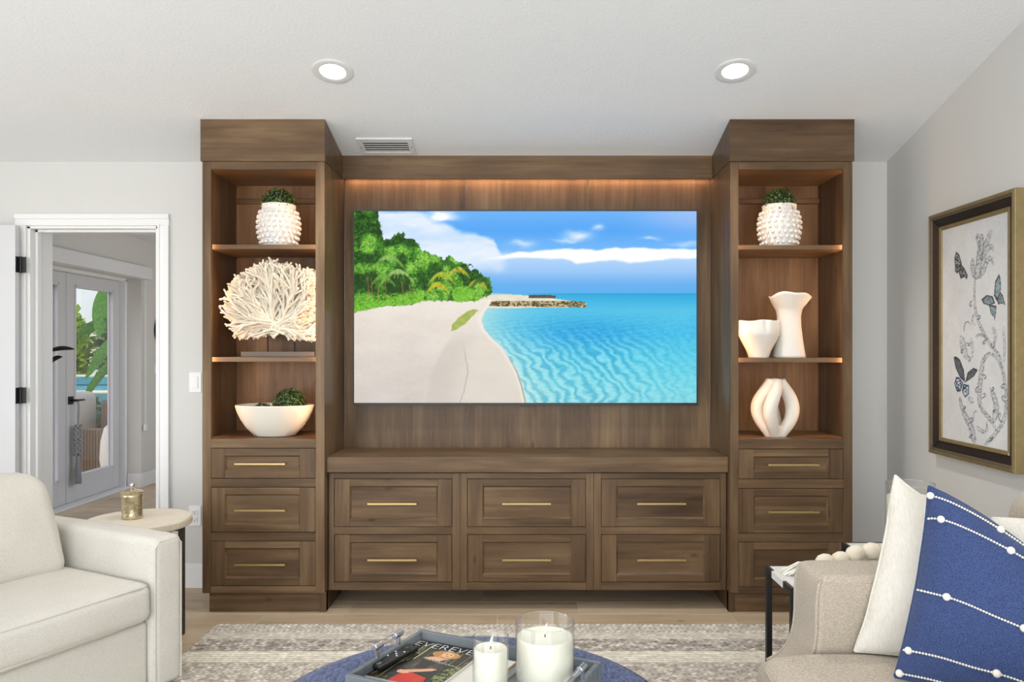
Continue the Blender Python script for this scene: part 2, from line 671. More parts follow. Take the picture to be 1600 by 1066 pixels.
# ------------------------------------------------------------------ the room
YW = 4.41                  # face of the media wall
XR = 2.069                 # face of the right wall
XL = -4.35
YB = -3.0
CS = .243                  # slope of the ceiling
ZC = 2.444                 # ceiling height where it meets the media wall
RIDGE = .5


def ceil_z(y):
    return ZC + CS * (YW - y)


# floor: a grout bed with every plank laid on it
floor = tag(MB().box(-4.4, 2.3, -3.1, 9.7, -.12, -.0009).build('floor', M['grout']), kind='structure')
plank_meshes = {}


def plank(x0, x1, y0, y1):
    L_ = round(x1 - x0, 3)
    W_ = round(y1 - y0, 3)
    key = (L_, W_)
    if key not in plank_meshes:
        o = MB().box(-L_ / 2, L_ / 2, -W_ / 2, W_ / 2, -.006, 0).build('plank', M['plank'], floor, bevel=.0012, seg=1, local=True)
        plank_meshes[key] = o
    else:
        src = plank_meshes[key]
        o = src.copy()
        C.objects.link(o)
        o.parent = floor
    o.location = ((x0 + x1) / 2, (y0 + y1) / 2, 0)


PW = .19
rp = random.Random(3)
k = 0
y = 4.15 + PW
rows = []
for i in range(-22, 16):
    rows.append((4.15 - PW * i, i))
for (ytop, i) in rows:
    if ytop - PW < 1.5 or ytop > 8.4:
        continue
    hall = ytop > 4.7
    xa, xb = (-3.83, -1.05) if hall else (-3.1, XR)
    offs = (i * .47 + rp.random() * .3) % 1.2
    x = xa - offs
    while x < xb:
        a, b = max(x, xa), min(x + 1.2, xb)
        if b - a > .06:
            plank(round(a, 2) + .0015, round(b, 2) - .0015, ytop - PW + .0015, ytop - .0015)
        x += 1.2

# media wall with the doorway
DX0, DX1, DZ = -2.862, -2.117, 2.073
WT = .205
wall_back = MB()
wall_back.box(XL - .2, DX0, YW, YW + WT, 0, 2.62)
wall_back.box(DX1, XR + .2, YW, YW + WT, 0, 2.62)
wall_back.box(DX0, DX1, YW, YW + WT, DZ, 2.62)
tag(wall_back.build('wall_back', M['wall']), kind='structure')
# right wall: follows the slope of the ceiling
mb = MB()
zr = ceil_z(RIDGE)
prof = [(YW + .2, 0), (YB - .2, 0), (YB - .2, 2.7), (RIDGE, zr + .1), (YW + .2, ZC + .1)]
n = len(prof)
for X0, X1, nm in ((XR, XR + .2, 'wall_right'),):
    vs = [(X0, a, b) for a, b in prof] + [(X1, a, b) for a, b in prof]
    fs = [tuple(range(n)), tuple(range(2 * n - 1, n - 1, -1))] + [(i, (i + 1) % n, (i + 1) % n + n, i + n) for i in range(n)]
    tag(MB().add(vs, fs).build(nm, M['wall']), kind='structure')
# left wall with the opening of the sliding doors
mb = MB()
mb.box(XL - .2, XL, 2.8, YW + .1, 0, 3.5)
mb.box(XL - .2, XL, YB, -1.0, 0, 3.5)
mb.box(XL - .2, XL, -1.0, 2.8, 2.4, 3.6)
tag(mb.build('wall_left', M['wall']), kind='structure')
# wall behind the camera with its wide glazed opening
mb = MB()
mb.box(XL - .2, -3.7, YB - .2, YB, 0, 2.7)
mb.box(1.95, XR + .2, YB - .2, YB, 0, 2.7)
mb.box(-3.7, 1.95, YB - .2, YB, 2.5, 3.0)
tag(mb.build('wall_front', M['wall']), kind='structure')
# ceiling, two slopes meeting at a ridge
cs = [(YW + .02, ceil_z(YW + .02)), (RIDGE, zr), (YB - .2, 2.6)]
vs, fs = [], []
for dz in (0, .12):
    for (yy, zz) in cs:
        vs += [(XL - .2, yy, zz + dz), (XR + .2, yy, zz + dz)]
fs = [(0, 1, 3, 2), (2, 3, 5, 4), (6, 8, 9, 7), (8, 10, 11, 9), (0, 6, 7, 1), (4, 5, 11, 10), (0, 2, 8, 6), (2, 4, 10, 8), (1, 7, 9, 3), (3, 9, 11, 5)]
tag(MB().add(vs, fs).build('ceiling', M['ceiling']), kind='structure')


def baseboard(name, x0, x1, y0, y1, axis, h=.138, t=.014):
    """axis x: runs along x, its face looks to -y; axis y: runs along y"""
    mb = MB()
    mb.box(x0, x1, y0, y1, 0, h - .03)
    if axis == 'x':
        mb.box(x0, x1, y0 + .004, y1, h - .03, h - .012)
        mb.box(x0, x1, y0 + .008, y1, h - .012, h)
    elif axis == '+':
        mb.box(x0, x1 - .004, y0, y1, h - .03, h - .012)
        mb.box(x0, x1 - .008, y0, y1, h - .012, h)
    else:
        mb.box(x0 + .004, x1, y0, y1, h - .03, h - .012)
        mb.box(x0 + .008, x1, y0, y1, h - .012, h)
    return tag(mb.build(name, M['trim'], bevel=.0015), kind='structure')


baseboard('baseboard_back', -2.052, -1.66, YW - .014, YW, 'x')
baseboard('baseboard_back', 1.70, XR - .014, YW - .014, YW, 'x')
baseboard('baseboard_right', XR - .014, XR, -2.9, YW, '-')

# ---- doorway: lining, stop and casing
jamb = MB()
jamb.box(DX0 - .02, DX0 + .012, YW - .002, YW + WT + .002, 0, DZ)
jamb.box(DX1 - .012, DX1 + .02, YW - .002, YW + WT + .002, 0, DZ)
jamb.box(DX0 - .02, DX1 + .02, YW - .002, YW + WT + .002, DZ - .012, DZ + .02)
t1 = tag(jamb.build('trim_1', M['trim'], bevel=.001), kind='structure')
st = MB()
st.box(DX0 + .012, DX0 + .026, YW + .045, YW + .08, 0, DZ - .012)
st.box(DX1 - .026, DX1 - .012, YW + .045, YW + .08, 0, DZ - .012)
st.box(DX0 + .012, DX1 - .012, YW + .045, YW + .08, DZ - .026, DZ - .012)
st.build('door_stop', M['trim'], t1, bevel=.001)


def casing(x0, x1, z0, z1, vert, inner):
    """one casing board with a stepped moulding"""
    mb = MB()
    mb.box(x0, x1, YW - .014, YW, z0, z1)
    if vert:
        w = x1 - x0
        o0, o1 = (x0, x0 + w * .42) if inner > 0 else (x1 - w * .42, x1)
        mb.box(o0, o1, YW - .022, YW - .013, z0, z1)
        i0, i1 = (x1 - .012, x1) if inner > 0 else (x0, x0 + .012)
        mb.box(i0, i1, YW - .018, YW - .013, z0, z1)
    else:
        w = z1 - z0
        mb.box(x0, x1, YW - .022, YW - .013, z1 - w * .42, z1)
        mb.box(x0 + .05, x1 - .05, YW - .018, YW - .013, z0, z0 + .012)
    return mb.build('casing_board', M['trim'], t1, bevel=.002)


CW = .066
casing(DX1 + .003, DX1 + .003 + CW, 0, DZ + .003, True, -1)
casing(DX0 - .003 - CW, DX0 - .003, 0, DZ + .003, True, 1)
casing(DX0 - .003 - CW, DX1 + .003 + CW, DZ + .003, DZ + .003 + CW, False, 0)
MB().box(DX1 - .0135, DX1 - .0115, YW + .01, YW + .035, .93, 1.0).build('strike_plate', M['black'], t1)

# ---- the white door folded back flat against the wall
door1 = tag(MB().box(-3.625, -2.884, 4.330, 4.366, .012, 2.07).build('door_1', M['door'], bevel=.002), kind='structure')
for hz in (.36, 1.105, 1.848):
    hm = MB()
    hm.box(-2.884, -2.8815, 4.332, 4.366, hz - .045, hz + .045)
    hm.box(-2.8815, -2.845, 4.3655, 4.368, hz - .045, hz + .045)
    hm.lathe([(.0065, -.047), (.0065, .047)], (-2.876, 4.364, hz), 12)
    for q in (-.03, 0, .03):
        hm.lathe([(.003, -.001), (.003, .001)], (-2.86, 4.3652, hz + q), 8)
    hm.build('hinge', M['black'], door1, bevel=.0006, seg=1)

# ---- hall beyond the doorway
HX, HD = -3.83, -4.03      # hall wall face and the plane of its glazed doors
HY1 = 7.63
hw = MB()
hw.box(HX - .28, HX, YW + WT, 5.72, 0, 2.5)
hw.box(HX - .28, HX, HY1, 9.6, 0, 2.5)
hw.box(HX - .28, HX, 5.72, HY1, 2.075, 2.5)
tag(hw.build('wall_hall_left', M['wall_hall']), kind='structure')
tag(MB().box(-4.2, -.8, 9.5, 9.7, 0, 2.5).build('wall_hall_end', M['wall_hall']), kind='structure')
hr = MB()  # the opening in this unseen wall is added to hold the fill lamp
hr.box(-1.0, -.8, YW + WT, 5.9, 0, 2.5)
hr.box(-1.0, -.8, 7.9, 9.6, 0, 2.5)
hr.box(-1.0, -.8, 5.9, 7.9, 0, .7)
hr.box(-1.0, -.8, 5.9, 7.9, 2.3, 2.5)
tag(hr.build('wall_hall_right', M['wall_hall']), kind='structure')
tag(MB().box(-4.2, -.8, YW + WT, 9.7, 2.46, 2.56).build('ceiling_hall', M['ceiling']), kind='structure')
baseboard('baseboard_hall', HX, HX + .014, HY1, 9.5, '+')
baseboard('baseboard_hall_reveal', HX - .13, HX + .002, HY1 - .014, HY1, 'x')

# glazed double doors
fr = MB()
fr.box(HX - .25, HX - .14, HY1 - .035, HY1, 0, 2.06)
fr.box(HX - .25, HX - .14, 5.72, 5.755, 0, 2.06)
fr.box(HX - .25, HX - .14, 5.72, HY1, 2.045, 2.08)
fr.box(HX - .28, HX - .1, 5.72, HY1, -.004, .016)
t2 = tag(fr.build('trim_2', M['trim'], bevel=.002), kind='structure')


def french(name, y0, y1, g0, g1):
    x0, x1 = HD - .045, HD
    z0, z1, gz0, gz1 = .02, 2.043, .232, 1.936
    m = MB()
    m.box(x0, x1, y0, g0, z0, z1)
    m.box(x0, x1, g1, y1, z0, z1)
    m.box(x0, x1, g0, g1, z0, gz0)
    m.box(x0, x1, g0, g1, gz1, z1)
    d = tag(m.build(name, M['door'], bevel=.002), kind='structure')
    b = MB()
    for q0, q1 in ((x0 - .006, x0 + .008), (x1 - .008, x1 + .006)):
        b.box(q0, q1, g0 - .012, g0 + .012, gz0 - .012, gz1 + .012)
        b.box(q0, q1, g1 - .012, g1 + .012, gz0 - .012, gz1 + .012)
        b.box(q0, q1, g0, g1, gz0 - .012, gz0 + .012)
        b.box(q0, q1, g0, g1, gz1 - .012, gz1 + .012)
    b.build('glazing_bead', M['door'], d, bevel=.002)
    MB().box(HD - .025, HD - .020, g0 - .005, g1 + .005, gz0 - .005, gz1 + .005).build('pane', M['pane'], d)
    return d


door2 = french('door_2', 6.722, 7.592, 6.85, 7.485)
door3 = french('door_3', 5.758, 6.716, 5.95, 6.605)
lv = MB()
lv.box(HD, HD + .010, 6.745, 6.815, .885, .955)
lv.tube([(HD + .008, 6.78, .92), (HD + .055, 6.78, .92)], .011, 12)
lv.tube([(HD + .052, 6.775, .92), (HD + .056, 6.83, .92), (HD + .054, 6.905, .918)], [.010, .009, .007], 10)
lv.build('lever_handle', M['black'], door2, smooth=True, bevel=.001)

# grey woven tassel hung from that lever
tas = thing('door_tassel', 'grey woven tassel hanging from the black lever of the glazed door', 'tassel', (HD + .058, 6.80, .16))
m = MB()
for sgn in (-1, 1):
    m.tube([(HD + .055, 6.80 + sgn * .006, .925), (HD + .062, 6.80 + sgn * .012, .86), (HD + .06, 6.80 + sgn * .008, .78), (HD + .058, 6.80, .70)], .004, 6)
m.build('loop', M['tassel'], tas, smooth=True)
m = MB()
for j in range(14):
    a0 = j * .9
    for ph in (0, 2.1, 4.2):
        m.sphere((HD + .058 + .012 * math.cos(a0 + ph), 6.80 + .026 * math.cos(a0 * 1.0 + ph), .69 - j * .019), .017, 7, 5, 1.0)
m.build('braid', M['tassel'], tas, smooth=True)
m = MB()
for j in range(26):
    a = 2 * PI * j / 26
    rr = .018 + .016 * random.random()
    m.tube([(HD + .058 + .012 * math.cos(a), 6.80 + .02 * math.sin(a), .43),
            (HD + .060 + .5 * rr * math.cos(a), 6.80 + rr * 1.2 * math.sin(a), .32),
            (HD + .060 + .5 * rr * math.cos(a + .2), 6.80 + rr * 1.7 * math.sin(a + .2), .175 + .03 * random.random())], .005, 5)
m.build('fringe', M['tassel'], tas, smooth=True)

# roller-blind valance and its cords
bl = thing('window_blind', 'white boxed blind valance with pull cords above the glazed doors', 'blind', (HX, 6.8, 2.06))
MB().box(HX, HX + .10, 5.6, 7.66, 2.065, 2.182).build('valance', M['white_metal'], bl, bevel=.003)
m = MB()
for yy in (7.665, 7.69):
    m.tube([(HX + .03, yy - .02, 2.065), (HX + .03, yy - .02, .62)], .0028, 6)
m.build('cord', M['white_plastic'], bl)
MB().box(HX + .018, HX + .042, 7.635, 7.678, .565, .625).build('cord_weight', M['white_plastic'], bl, bevel=.004)


def wall_plate(name, label, cat, c, axis, kind='rocker', group=None):
    """c: centre on the wall; axis 'y' looks to -y, '+x' looks to +x"""
    t = thing(name, label, cat, c)
    x, yv, z = c

    def B(u0, u1, d0, d1, z0, z1):
        if axis == 'y':
            return MB().box(x + u0, x + u1, yv - d1, yv - d0, z + z0, z + z1)
        return MB().box(x + d0, x + d1, yv + u0, yv + u1, z + z0, z + z1)
    B(-.035, .035, 0, .006, -.058, .058).build('plate', M['white_plastic'], t, bevel=.0025)
    if kind == 'rocker':
        B(-.017, .017, .005, .010, -.034, .034).build('rocker', M['white_plastic'], t, bevel=.002)
    else:
        for dz in (.021, -.021):
            s_ = B(-.017, .017, .005, .0085, dz - .0145, dz + .0145).build('socket', M['white_plastic'], t, bevel=.003)
            h = MB()
            for (u, w) in ((-.0075, .0018), (.0065, .0018)):
                h.box(x + u - w / 2, x + u + w / 2, yv - .0092, yv - .008, z + dz, z + dz + .008)
            h.box(x - .003, x + .002, yv - .0092, yv - .008, z + dz - .009, z + dz - .005)
            h.build('slots', M['black'], s_)
    return t


p = at(305.5, 597.5, YW)
wall_plate('light_switch', 'white rocker light switch on the wall between door casing and left tower', 'switch', (p.x, YW, p.z), 'y')
p = at(305, 806, YW)
wall_plate('wall_outlet', 'white duplex outlet above the baseboard beside the left tower', 'outlet', (p.x, YW, p.z), 'y', 'duplex')
p = at(243.5, 577, 7.93)
wall_plate('light_switch', 'small white light switch on the hall wall seen through the doorway', 'switch', (HX, 7.93, p.z), '+x')
# round black hall object, only its edge shows beside the casing
rd = thing('wall_clock', 'round black wall piece on the hall wall, mostly hidden by the casing', 'clock', (HX, 8.05, 1.57))
m = MB()
m.lathe([(.15, 0), (.165, .008), (.165, .03), (.15, .036), (.14, .03)], (0, 0, 0), 32)
m.v = [(HX + z, 8.05 + a, 1.57 + b) for (a, b, z) in m.v]
m.build('rim', M['black'], rd, smooth=True)

# slender black leaf sculpture standing in the hall behind the door lining
sx, sy = -3.12, 5.02
lf = thing('leaf_sculpture', 'black metal leaf sculpture half hidden by the door lining in the hall', 'sculpture', (sx, sy, 0))
m = MB()
m.lathe([(.11, 0), (.11, .012), (.02, .02)], (sx, sy, 0), 24)
m.build('base', M['black'], lf, smooth=True)
MB().tube([(sx, sy, .01), (sx + .004, sy, .7), (sx - .01, sy, 1.52)], [.008, .007, .004], 8).build('stem', M['black'], lf, smooth=True)
for (zz, L_, up) in ((1.365, .155, .010), (1.285, .075, .040)):
    p0 = Vector((sx, sy, zz - .006))
    m = MB()
    pts, rad = [], []
    for q in range(9):
        t = q / 8
        pts.append(p0 + Vector((L_ * t, .015 * t, up * t + .012 * math.sin(PI * t))))
        rad.append(.0022 + .013 * math.sin(PI * min(1, t * .9 + .1)) ** .8)
    m.tube(pts, rad, 8, flat=2.0, up=(0, 0, 1))
    m.build('leaf', M['black'], lf, smooth=True)

# ------------------------------------------------------------------ built-in media unit
YT = 3.97                   # tower face
YBK = 4.39                  # interior back of the towers
YBN = 4.03                  # face of the bench cabinets
YCT = 4.003                 # front edge of the bench top


def zt(py, Y):
    return EYE - (py - VY) * Y / F


def xt(px, Y):
    return (px - VX) * Y / F


def pull(parent, x0, x1, z, yf):
    """slim square bar pull on two posts"""
    m = MB()
    m.box(x0, x1, yf - .034, yf - .024, z - .005, z + .005)
    for xx in (x0 + .022, x1 - .022):
        m.box(xx - .004, xx + .004, yf - .026, yf + .0, z - .004, z + .004)
    return m.build('handle', M['brass'], parent, bevel=.0012)


def drawer(root, x0, x1, z0, z1, px0, px1, pz0, pz1, yf, hx0, hx1, hz):
    """shaker drawer front: frame, sunk panel, bar pull; x0.. is the opening, a shadow gap runs all round"""
    g = .0025
    x0, x1, z0, z1 = x0 + g, x1 - g, z0 + g, z1 - g
    fr_ = MB().box(px0 - .004, px1 + .004, yf + .010, yf + .017, pz0 - .004, pz1 + .004).build('drawer', M['wood_x'], root)
    for (u0, u1) in ((x0, px0), (px1, x1)):
        MB().box(u0, u1, yf, yf + .02, z0, z1).build('stile', M['wood_z'], fr_, bevel=.0012, seg=1)
    for (u0, u1) in ((pz1, z1), (z0, pz0)):
        MB().box(px0, px1, yf, yf + .02, u0, u1).build('rail', M['wood_x'], fr_, bevel=.0012, seg=1)
    # bevelled inner moulding
    b = .008
    vs = [(px0, yf + .001, pz0), (px1, yf + .001, pz0), (px1, yf + .001, pz1), (px0, yf + .001, pz1),
          (px0 + b, yf + .0105, pz0 + b), (px1 - b, yf + .0105, pz0 + b), (px1 - b, yf + .0105, pz1 - b), (px0 + b, yf + .0105, pz1 - b)]
    MB().add(vs, [(0, 1, 5, 4), (1, 2, 6, 5), (2, 3, 7, 6), (3, 0, 4, 7)]).build('moulding', M['wood_x'], fr_, fix=False)
    pull(fr_, hx0, hx1, hz, yf + .010)
    return fr_


def tower(side):
    L_ = side < 0
    nm = 'left' if L_ else 'right'
    xa, xb = (-1.677, -1.045) if L_ else (1.052, 1.684)      # outer body
    root = thing('tower_cabinet', f'tall stained wood bookcase tower with three drawers, {nm} of the television', 'cabinet', ((xa + xb) / 2, 4.2, 0))
    oa, ob = (xt(329.5, YT), xt(493, YT)) if L_ else (xt(1154, YT), xt(1317.8, YT))
    zo0, zo1 = zt(686.3, YT), zt(264.8, YT)
    zb, ztop = .106, 2.338
    dy = 0 if L_ else -.004
    rowsd = [(700.2, 748.2, 712.2, 736.2, 724.5), (761.2, 832.2, 773, 820, 797), (845.6, 916.2, 857, 904, 881.5)]
    if not L_:
        rowsd = [(701.6, 749.2, 713.4, 737, 726), (763, 833.6, 775, 821, 799.5), (847, 918, 859, 905, 883)]
    # face frame: two stiles and the rails between
    for (a, b) in ((xa, oa), (ob, xb)):
        MB().box(a, b, YT, YT + .02, zb, ztop).build('stile', M['wood_z'], root, bevel=.001, seg=1)
    zs = [(zo1, ztop), (zt(rowsd[0][0], YT), zo0), (zt(rowsd[1][0], YT), zt(rowsd[0][1], YT)),
          (zt(rowsd[2][0], YT), zt(rowsd[1][1], YT)), (zb, zt(rowsd[2][1], YT))]
    for (a, b) in zs:
        MB().box(oa, ob, YT, YT + .02, a, b).build('rail', M['wood_x'], root, bevel=.001, seg=1)
    # sides, back, top and the floor of the open part
    for (a, b) in ((xa, xa + .018), (xb - .018, xb)):
        MB().box(a, b, YT + .02, YW - .002, zb, ztop).build('side_panel', M['wood_z'], root)
    MB().box(xa + .018, xb - .018, YBK, YBK + .012, zb, ztop).build('back_panel', M['wood_z'], root)
    MB().box(xa + .018, xb - .018, YT + .02, YBK, zo1 + .004, zo1 + .022).build('top_panel', M['wood_x'], root)
    MB().box(xa + .018, xb - .018, YT + .02, YBK, zo0 - .02, zo0).build('bottom_panel', M['wood_x'], root)
    MB().box(xa + .018, xb - .018, YBK - .02, YBK, zo1 - .10, zo1 - .072).build('back_rail', M['wood_x'], root, bevel=.002)
    MB().box(xa + .018, xb - .018, YT + .026, YT + .04, zb, zo0 - .02).build('drawer_backing', M['wood_x'], root)
    for (p0, p1) in ((382.2, 389.2), (558.2, 565.4)) if L_ else ((383, 390), (559.3, 566.6)):
        ysf = YT + .042
        MB().box(xa + .018, xb - .018, ysf, YBK, zt(p1, ysf), zt(p0, ysf)).build('shelf', M['wood_x'], root, bevel=.0015)
    for (u0, u1) in ((oa - .030, oa - .016), (ob + .016, ob + .030)):
        MB().box(u0, u1, YT + .0205, YT + .027, zo0 + .03, zo1 - .03).build('led_strip', M['led_shelf'], root)
    # toe base, set back, and the crown boxed up to the ceiling
    t0, t1_ = (-1.653, xb + .002) if L_ else (xa - .002, 1.66)
    MB().box(t0, t1_, YT + .03, YW - .002, 0, zb).build('toe_base', M['wood_x'], root, bevel=.001, seg=1)
    MB().box(t1_ - .03 if L_ else t0, t1_ if L_ else t0 + .03, YT + .024, YT + .06, 0, zb).build('toe_base_post', M['wood_z'], root, bevel=.001, seg=1)
    cx0, cx1 = (xa - .006, xb + .004) if L_ else (xa - .004, xb + .006)
    y0, y1 = YT - .010, YW - .002
    vs = [(x, yv, z) for (x) in (cx0, cx1) for (yv, z) in ((y0, ztop), (y1, ztop), (y1, ceil_z(y1) + .004), (y0, ceil_z(y0) + .004))]
    fs = [(0, 1, 2, 3), (7, 6, 5, 4), (0, 4, 5, 1), (1, 5, 6, 2), (2, 6, 7, 3), (3, 7, 4, 0)]
    MB().add(vs, fs).build('crown', M['wood_x'], root, bevel=.001, seg=1)
    # drawers
    dx0, dx1 = oa - .001, ob + .001
    pa, pb = (xt(351, YT), xt(468, YT)) if L_ else (xt(1178, YT), xt(1294.5, YT))
    ha, hb = (xt(368.5, YT), xt(447.5, YT)) if L_ else (xt(1198.8, YT), xt(1278, YT))
    for (a, b, c, d, e) in rowsd:
        drawer(root, dx0, dx1, zt(b, YT), zt(a, YT), pa, pb, zt(d, YT), zt(c, YT), YT + .001, ha, hb, zt(e, YT))
    # shelf pins
    for (zz) in (zt(389.2, YT) - .004, zt(565.4, YT) - .004):
        m = MB()
        m.lathe([(.003, 0), (.003, .014)], (0, 0, 0), 8)
        m.v = [((oa - .012 + z) if L_ else (ob + .012 - z), YBK - .05 + a, zz + b) for (a, b, z) in m.v]
        m.build('shelf_pin', M['chrome'], root)
    return root


tower(-1)
tower(1)

# panelled back between the towers, three upright boards
pn = thing('wood_paneling', 'stained wood wall paneling of three wide boards behind the television', 'paneling', (0, YW - .02, .7))
xs = [-1.043, xt(728, YW - .02), xt(918.5, YW - .02), 1.050]
for i in range(3):
    MB().box(xs[i] + .002, xs[i + 1] - .002, YW - .014, YW - .002, .72, 2.40).build('panel', M['wood_z'], pn, bevel=.0015, seg=1)
sf = thing('soffit_beam', 'stained wood beam under the ceiling between the two towers', 'beam', (0, 4.36, 2.33))
y0, y1 = 4.338, 4.352
vs = [(x, yv, z) for x in (-1.041, 1.048) for (yv, z) in ((y0, 2.330), (y1, 2.330), (y1, ceil_z(y1) + .004), (y0, ceil_z(y0) + .004))]
MB().add(vs, [(0, 1, 2, 3), (7, 6, 5, 4), (0, 4, 5, 1), (1, 5, 6, 2), (2, 6, 7, 3), (3, 7, 4, 0)]).build('board', M['wood_x'], sf, bevel=.001, seg=1)
MB().box(-1.03, 1.04, 4.353, 4.359, 2.332, 2.337).build('led_strip', M['led'], sf)

# bench: three drawer units under one continuous top
BX = [-1.040, xt(719, YBN), xt(927.6, YBN), 1.047]
cols = [(522.0, 706.5, 546.4, 683.8, 575, 652, 'left-hand'), (729.8, 915.6, 754, 892.6, 785, 861, 'middle'), (939.3, 1125.6, 963.2, 1101.2, 994.5, 1071, 'right-hand')]
for i, (a, b, c, d, h0, h1, nm) in enumerate(cols):
    x0, x1 = BX[i], BX[i + 1]
    root = thing('drawer_cabinet', f'{nm} low drawer cabinet of the stained wood bench under the television', 'cabinet', ((x0 + x1) / 2, 4.2, .1), group='bench cabinets under the television')
    zb, ztp = .103, zt(739.5, YBN)
    xa_, xb_ = xt(a, YBN), xt(b, YBN)
    z_rows = [(zt(823.8, YBN), zt(748, YBN), zt(811, YBN), zt(760, YBN), zt(786.6, YBN)), (zt(910.2, YBN), zt(835.2, YBN), zt(898.2, YBN), zt(847.4, YBN), zt(874.2, YBN))]
    for (u0, u1) in ((x0 + .0006, xa_), (xb_, x1 - .0006)):
        MB().box(u0, u1, YBN, YBN + .02, zb, ztp).build('stile', M['wood_z'], root, bevel=.001, seg=1)
    for (u0, u1) in ((z_rows[0][1], ztp), (z_rows[1][1], z_rows[0][0]), (zb, z_rows[1][0])):
        MB().box(xa_, xb_, YBN, YBN + .02, u0, u1).build('rail', M['wood_x'], root, bevel=.001, seg=1)
    MB().box(x0 + .001, x1 - .001, YBN + .024, YW - .026, zb, ztp).build('carcass', M['wood_x'], root)
    MB().box(x0 + .001, x1 - .001, 4.34, 4.355, 0, zb).build('toe_kick', M['wood_x'], root)
    for (zl, zh, pl, ph, hz) in z_rows:
        drawer(root, xa_, xb_, zl, zh, xt(c, YBN), xt(d, YBN), pl, ph, YBN + .001, xt(h0, YBN), xt(h1, YBN), hz)
zc0, zc1 = zt(738.6, YCT), zt(714.4, YCT)
wt = thing('bench_top', 'long stained wood bench top running between the towers below the television', 'worktop', (0, 4.2, zc0))
MB().box(-1.043, 1.050, YCT, YW - .024, zc0, zc1).build('slab', M['wood_x'], wt, bevel=.0015)

# ------------------------------------------------------------------ television
tv = thing('television', 'large wall-mounted flat television showing a tropical beach', 'television', (0, 4.32, 1.05))


def tvp(px, py, off=0.0):
    t = (py - 328.0) / (633.0 - 328.0)
    Y = 4.285 + .045 * t
    q = at(px, py, Y)
    q.y += off
    return q


def tv_slab(px0, px1, py0, py1, o0, o1):
    vs = []
    for o in (o0, o1):
        for (a, b) in ((px0, py0), (px1, py0), (px1, py1), (px0, py1)):
            q = tvp(a, b)
            vs.append((q.x, q.y + o, q.z))
    return vs, [(3, 2, 1, 0), (4, 5, 6, 7), (0, 1, 5, 4), (1, 2, 6, 5), (2, 3, 7, 6), (3, 0, 4, 7)]


TX0, TX1, TY0, TY1 = 551.6, 1090.4, 328.2, 633.2
SX0, SX1, SY0, SY1 = 553.4, 1088.2, 330.2, 629.6
MB().add(*tv_slab(TX0 + 8, TX1 - 8, TY0 + 8, TY1 - 8, .022, .05)).build('back_shell', M['tv_black'], tv)
m = MB()
for q in ((TX0, SX0, TY0, TY1), (SX1, TX1, TY0, TY1), (SX0, SX1, TY0, SY0), (SX0, SX1, SY1, TY1)):
    m.add(*tv_slab(*q, -.003, .022))
m.build('bezel', M['tv_black'], tv)
m = MB()
m.add(*tv_slab(813, 829, 633.0, 635.2, 0, .015))
m.build('sensor', M['tv_black'], tv)
q0, q1 = tvp(760, 600), tvp(880, 380)
MB().box(-.30, .30, 4.34, YW - .022, 1.35, 1.85).build('wall_bracket', M['black'], tv)

# the beach on the screen
W_, H_ = 620, 348
gx, gy = np.meshgrid(np.linspace(SX0, SX1, W_), np.linspace(SY0, SY1, H_))


def col(r, g, b):
    return np.array([r, g, b]) / 255.0


def mixc(A, B, t):
    t = np.clip(t, 0, 1)[..., None]
    return A * (1 - t) + B * t


def smooth(a, b, x):
    t = np.clip((x - a) / (b - a), 0, 1)
    return t * t * (3 - 2 * t)


def ramp(x, stops):
    xs_ = [s_[0] for s_ in stops]
    return np.stack([np.interp(x, xs_, [s_[1][k_] / 255. for s_ in stops]) for k_ in range(3)], -1)


sky = ramp(gy, [(330, (112, 180, 248)), (360, (84, 166, 246)), (395, (120, 186, 248)), (425, (150, 196, 246)), (445, (104, 176, 240)), (458, (92, 176, 238))])
sky = mixc(sky, col(168, 196, 248), smooth(950, 1090, gx) * (1 - smooth(330, 385, gy)) * .8)
wx, wy = gx + 16 * (fbm(gx / 30, gy / 16, 5) - .5), gy + 14 * (fbm(gx / 26, gy / 14, 9) - .5)
# big white cloud bank upper left
edge = np.interp(gx, [554, 610, 650, 668, 700, 715, 745, 772, 782, 800], [325, 330, 330, 336, 352, 360, 362, 372, 392, 410])
cl = smooth(-3, 9, wy - edge) * (1 - smooth(402, 432, wy)) * (1 - smooth(772, 800, wx))
sky = mixc(sky, col(244, 247, 253), cl * (.80 + .35 * (fbm(gx / 34, gy / 12, 3) - .5)))
c2 = np.exp(-(((wx - 690) / 24) ** 2 + ((wy - 338) / 8) ** 2) * 1.2)
sky = mixc(sky, col(250, 252, 255), c2 * 1.3)
# long white band
bt = np.interp(gx, [740, 780, 800, 840, 900, 930, 960, 1088], [404, 400, 396, 391, 388, 391, 387, 389])
bb = np.interp(gx, [740, 800, 880, 900, 960, 985, 1030, 1088], [410, 402, 404, 411, 407, 411, 406, 403])
band = smooth(-1.5, 2.5, gy - bt + 5 * (fbm(gx / 18, gy / 10, 21) - .5)) * (1 - smooth(-2.5, 3, gy - bb + 5 * (fbm(gx / 22, gy / 9, 22) - .5))) * smooth(742, 790, gx)
sky = mixc(sky, col(240, 243, 252), np.maximum(0, (1 - smooth(400, 432, gy)) * smooth(388, 400, gy)) * .45 * smooth(740, 800, gx))
sky = mixc(sky, col(255, 255, 255), band)
for (cx, cy, sx_, sy_, a) in ((905, 368, 20, 6, .9), (934, 357, 8, 4, .7), (885, 375, 20, 3, .6), (1018, 372, 12, 3.5, .6), (815, 383, 18, 5, .7), (1075, 381, 26, 4, .45), (712, 412, 40, 12, .6)):
    sky = mixc(sky, col(240, 245, 253), a * np.exp(-(((wx - cx) / sx_) ** 2 + ((wy - cy) / sy_) ** 2)))
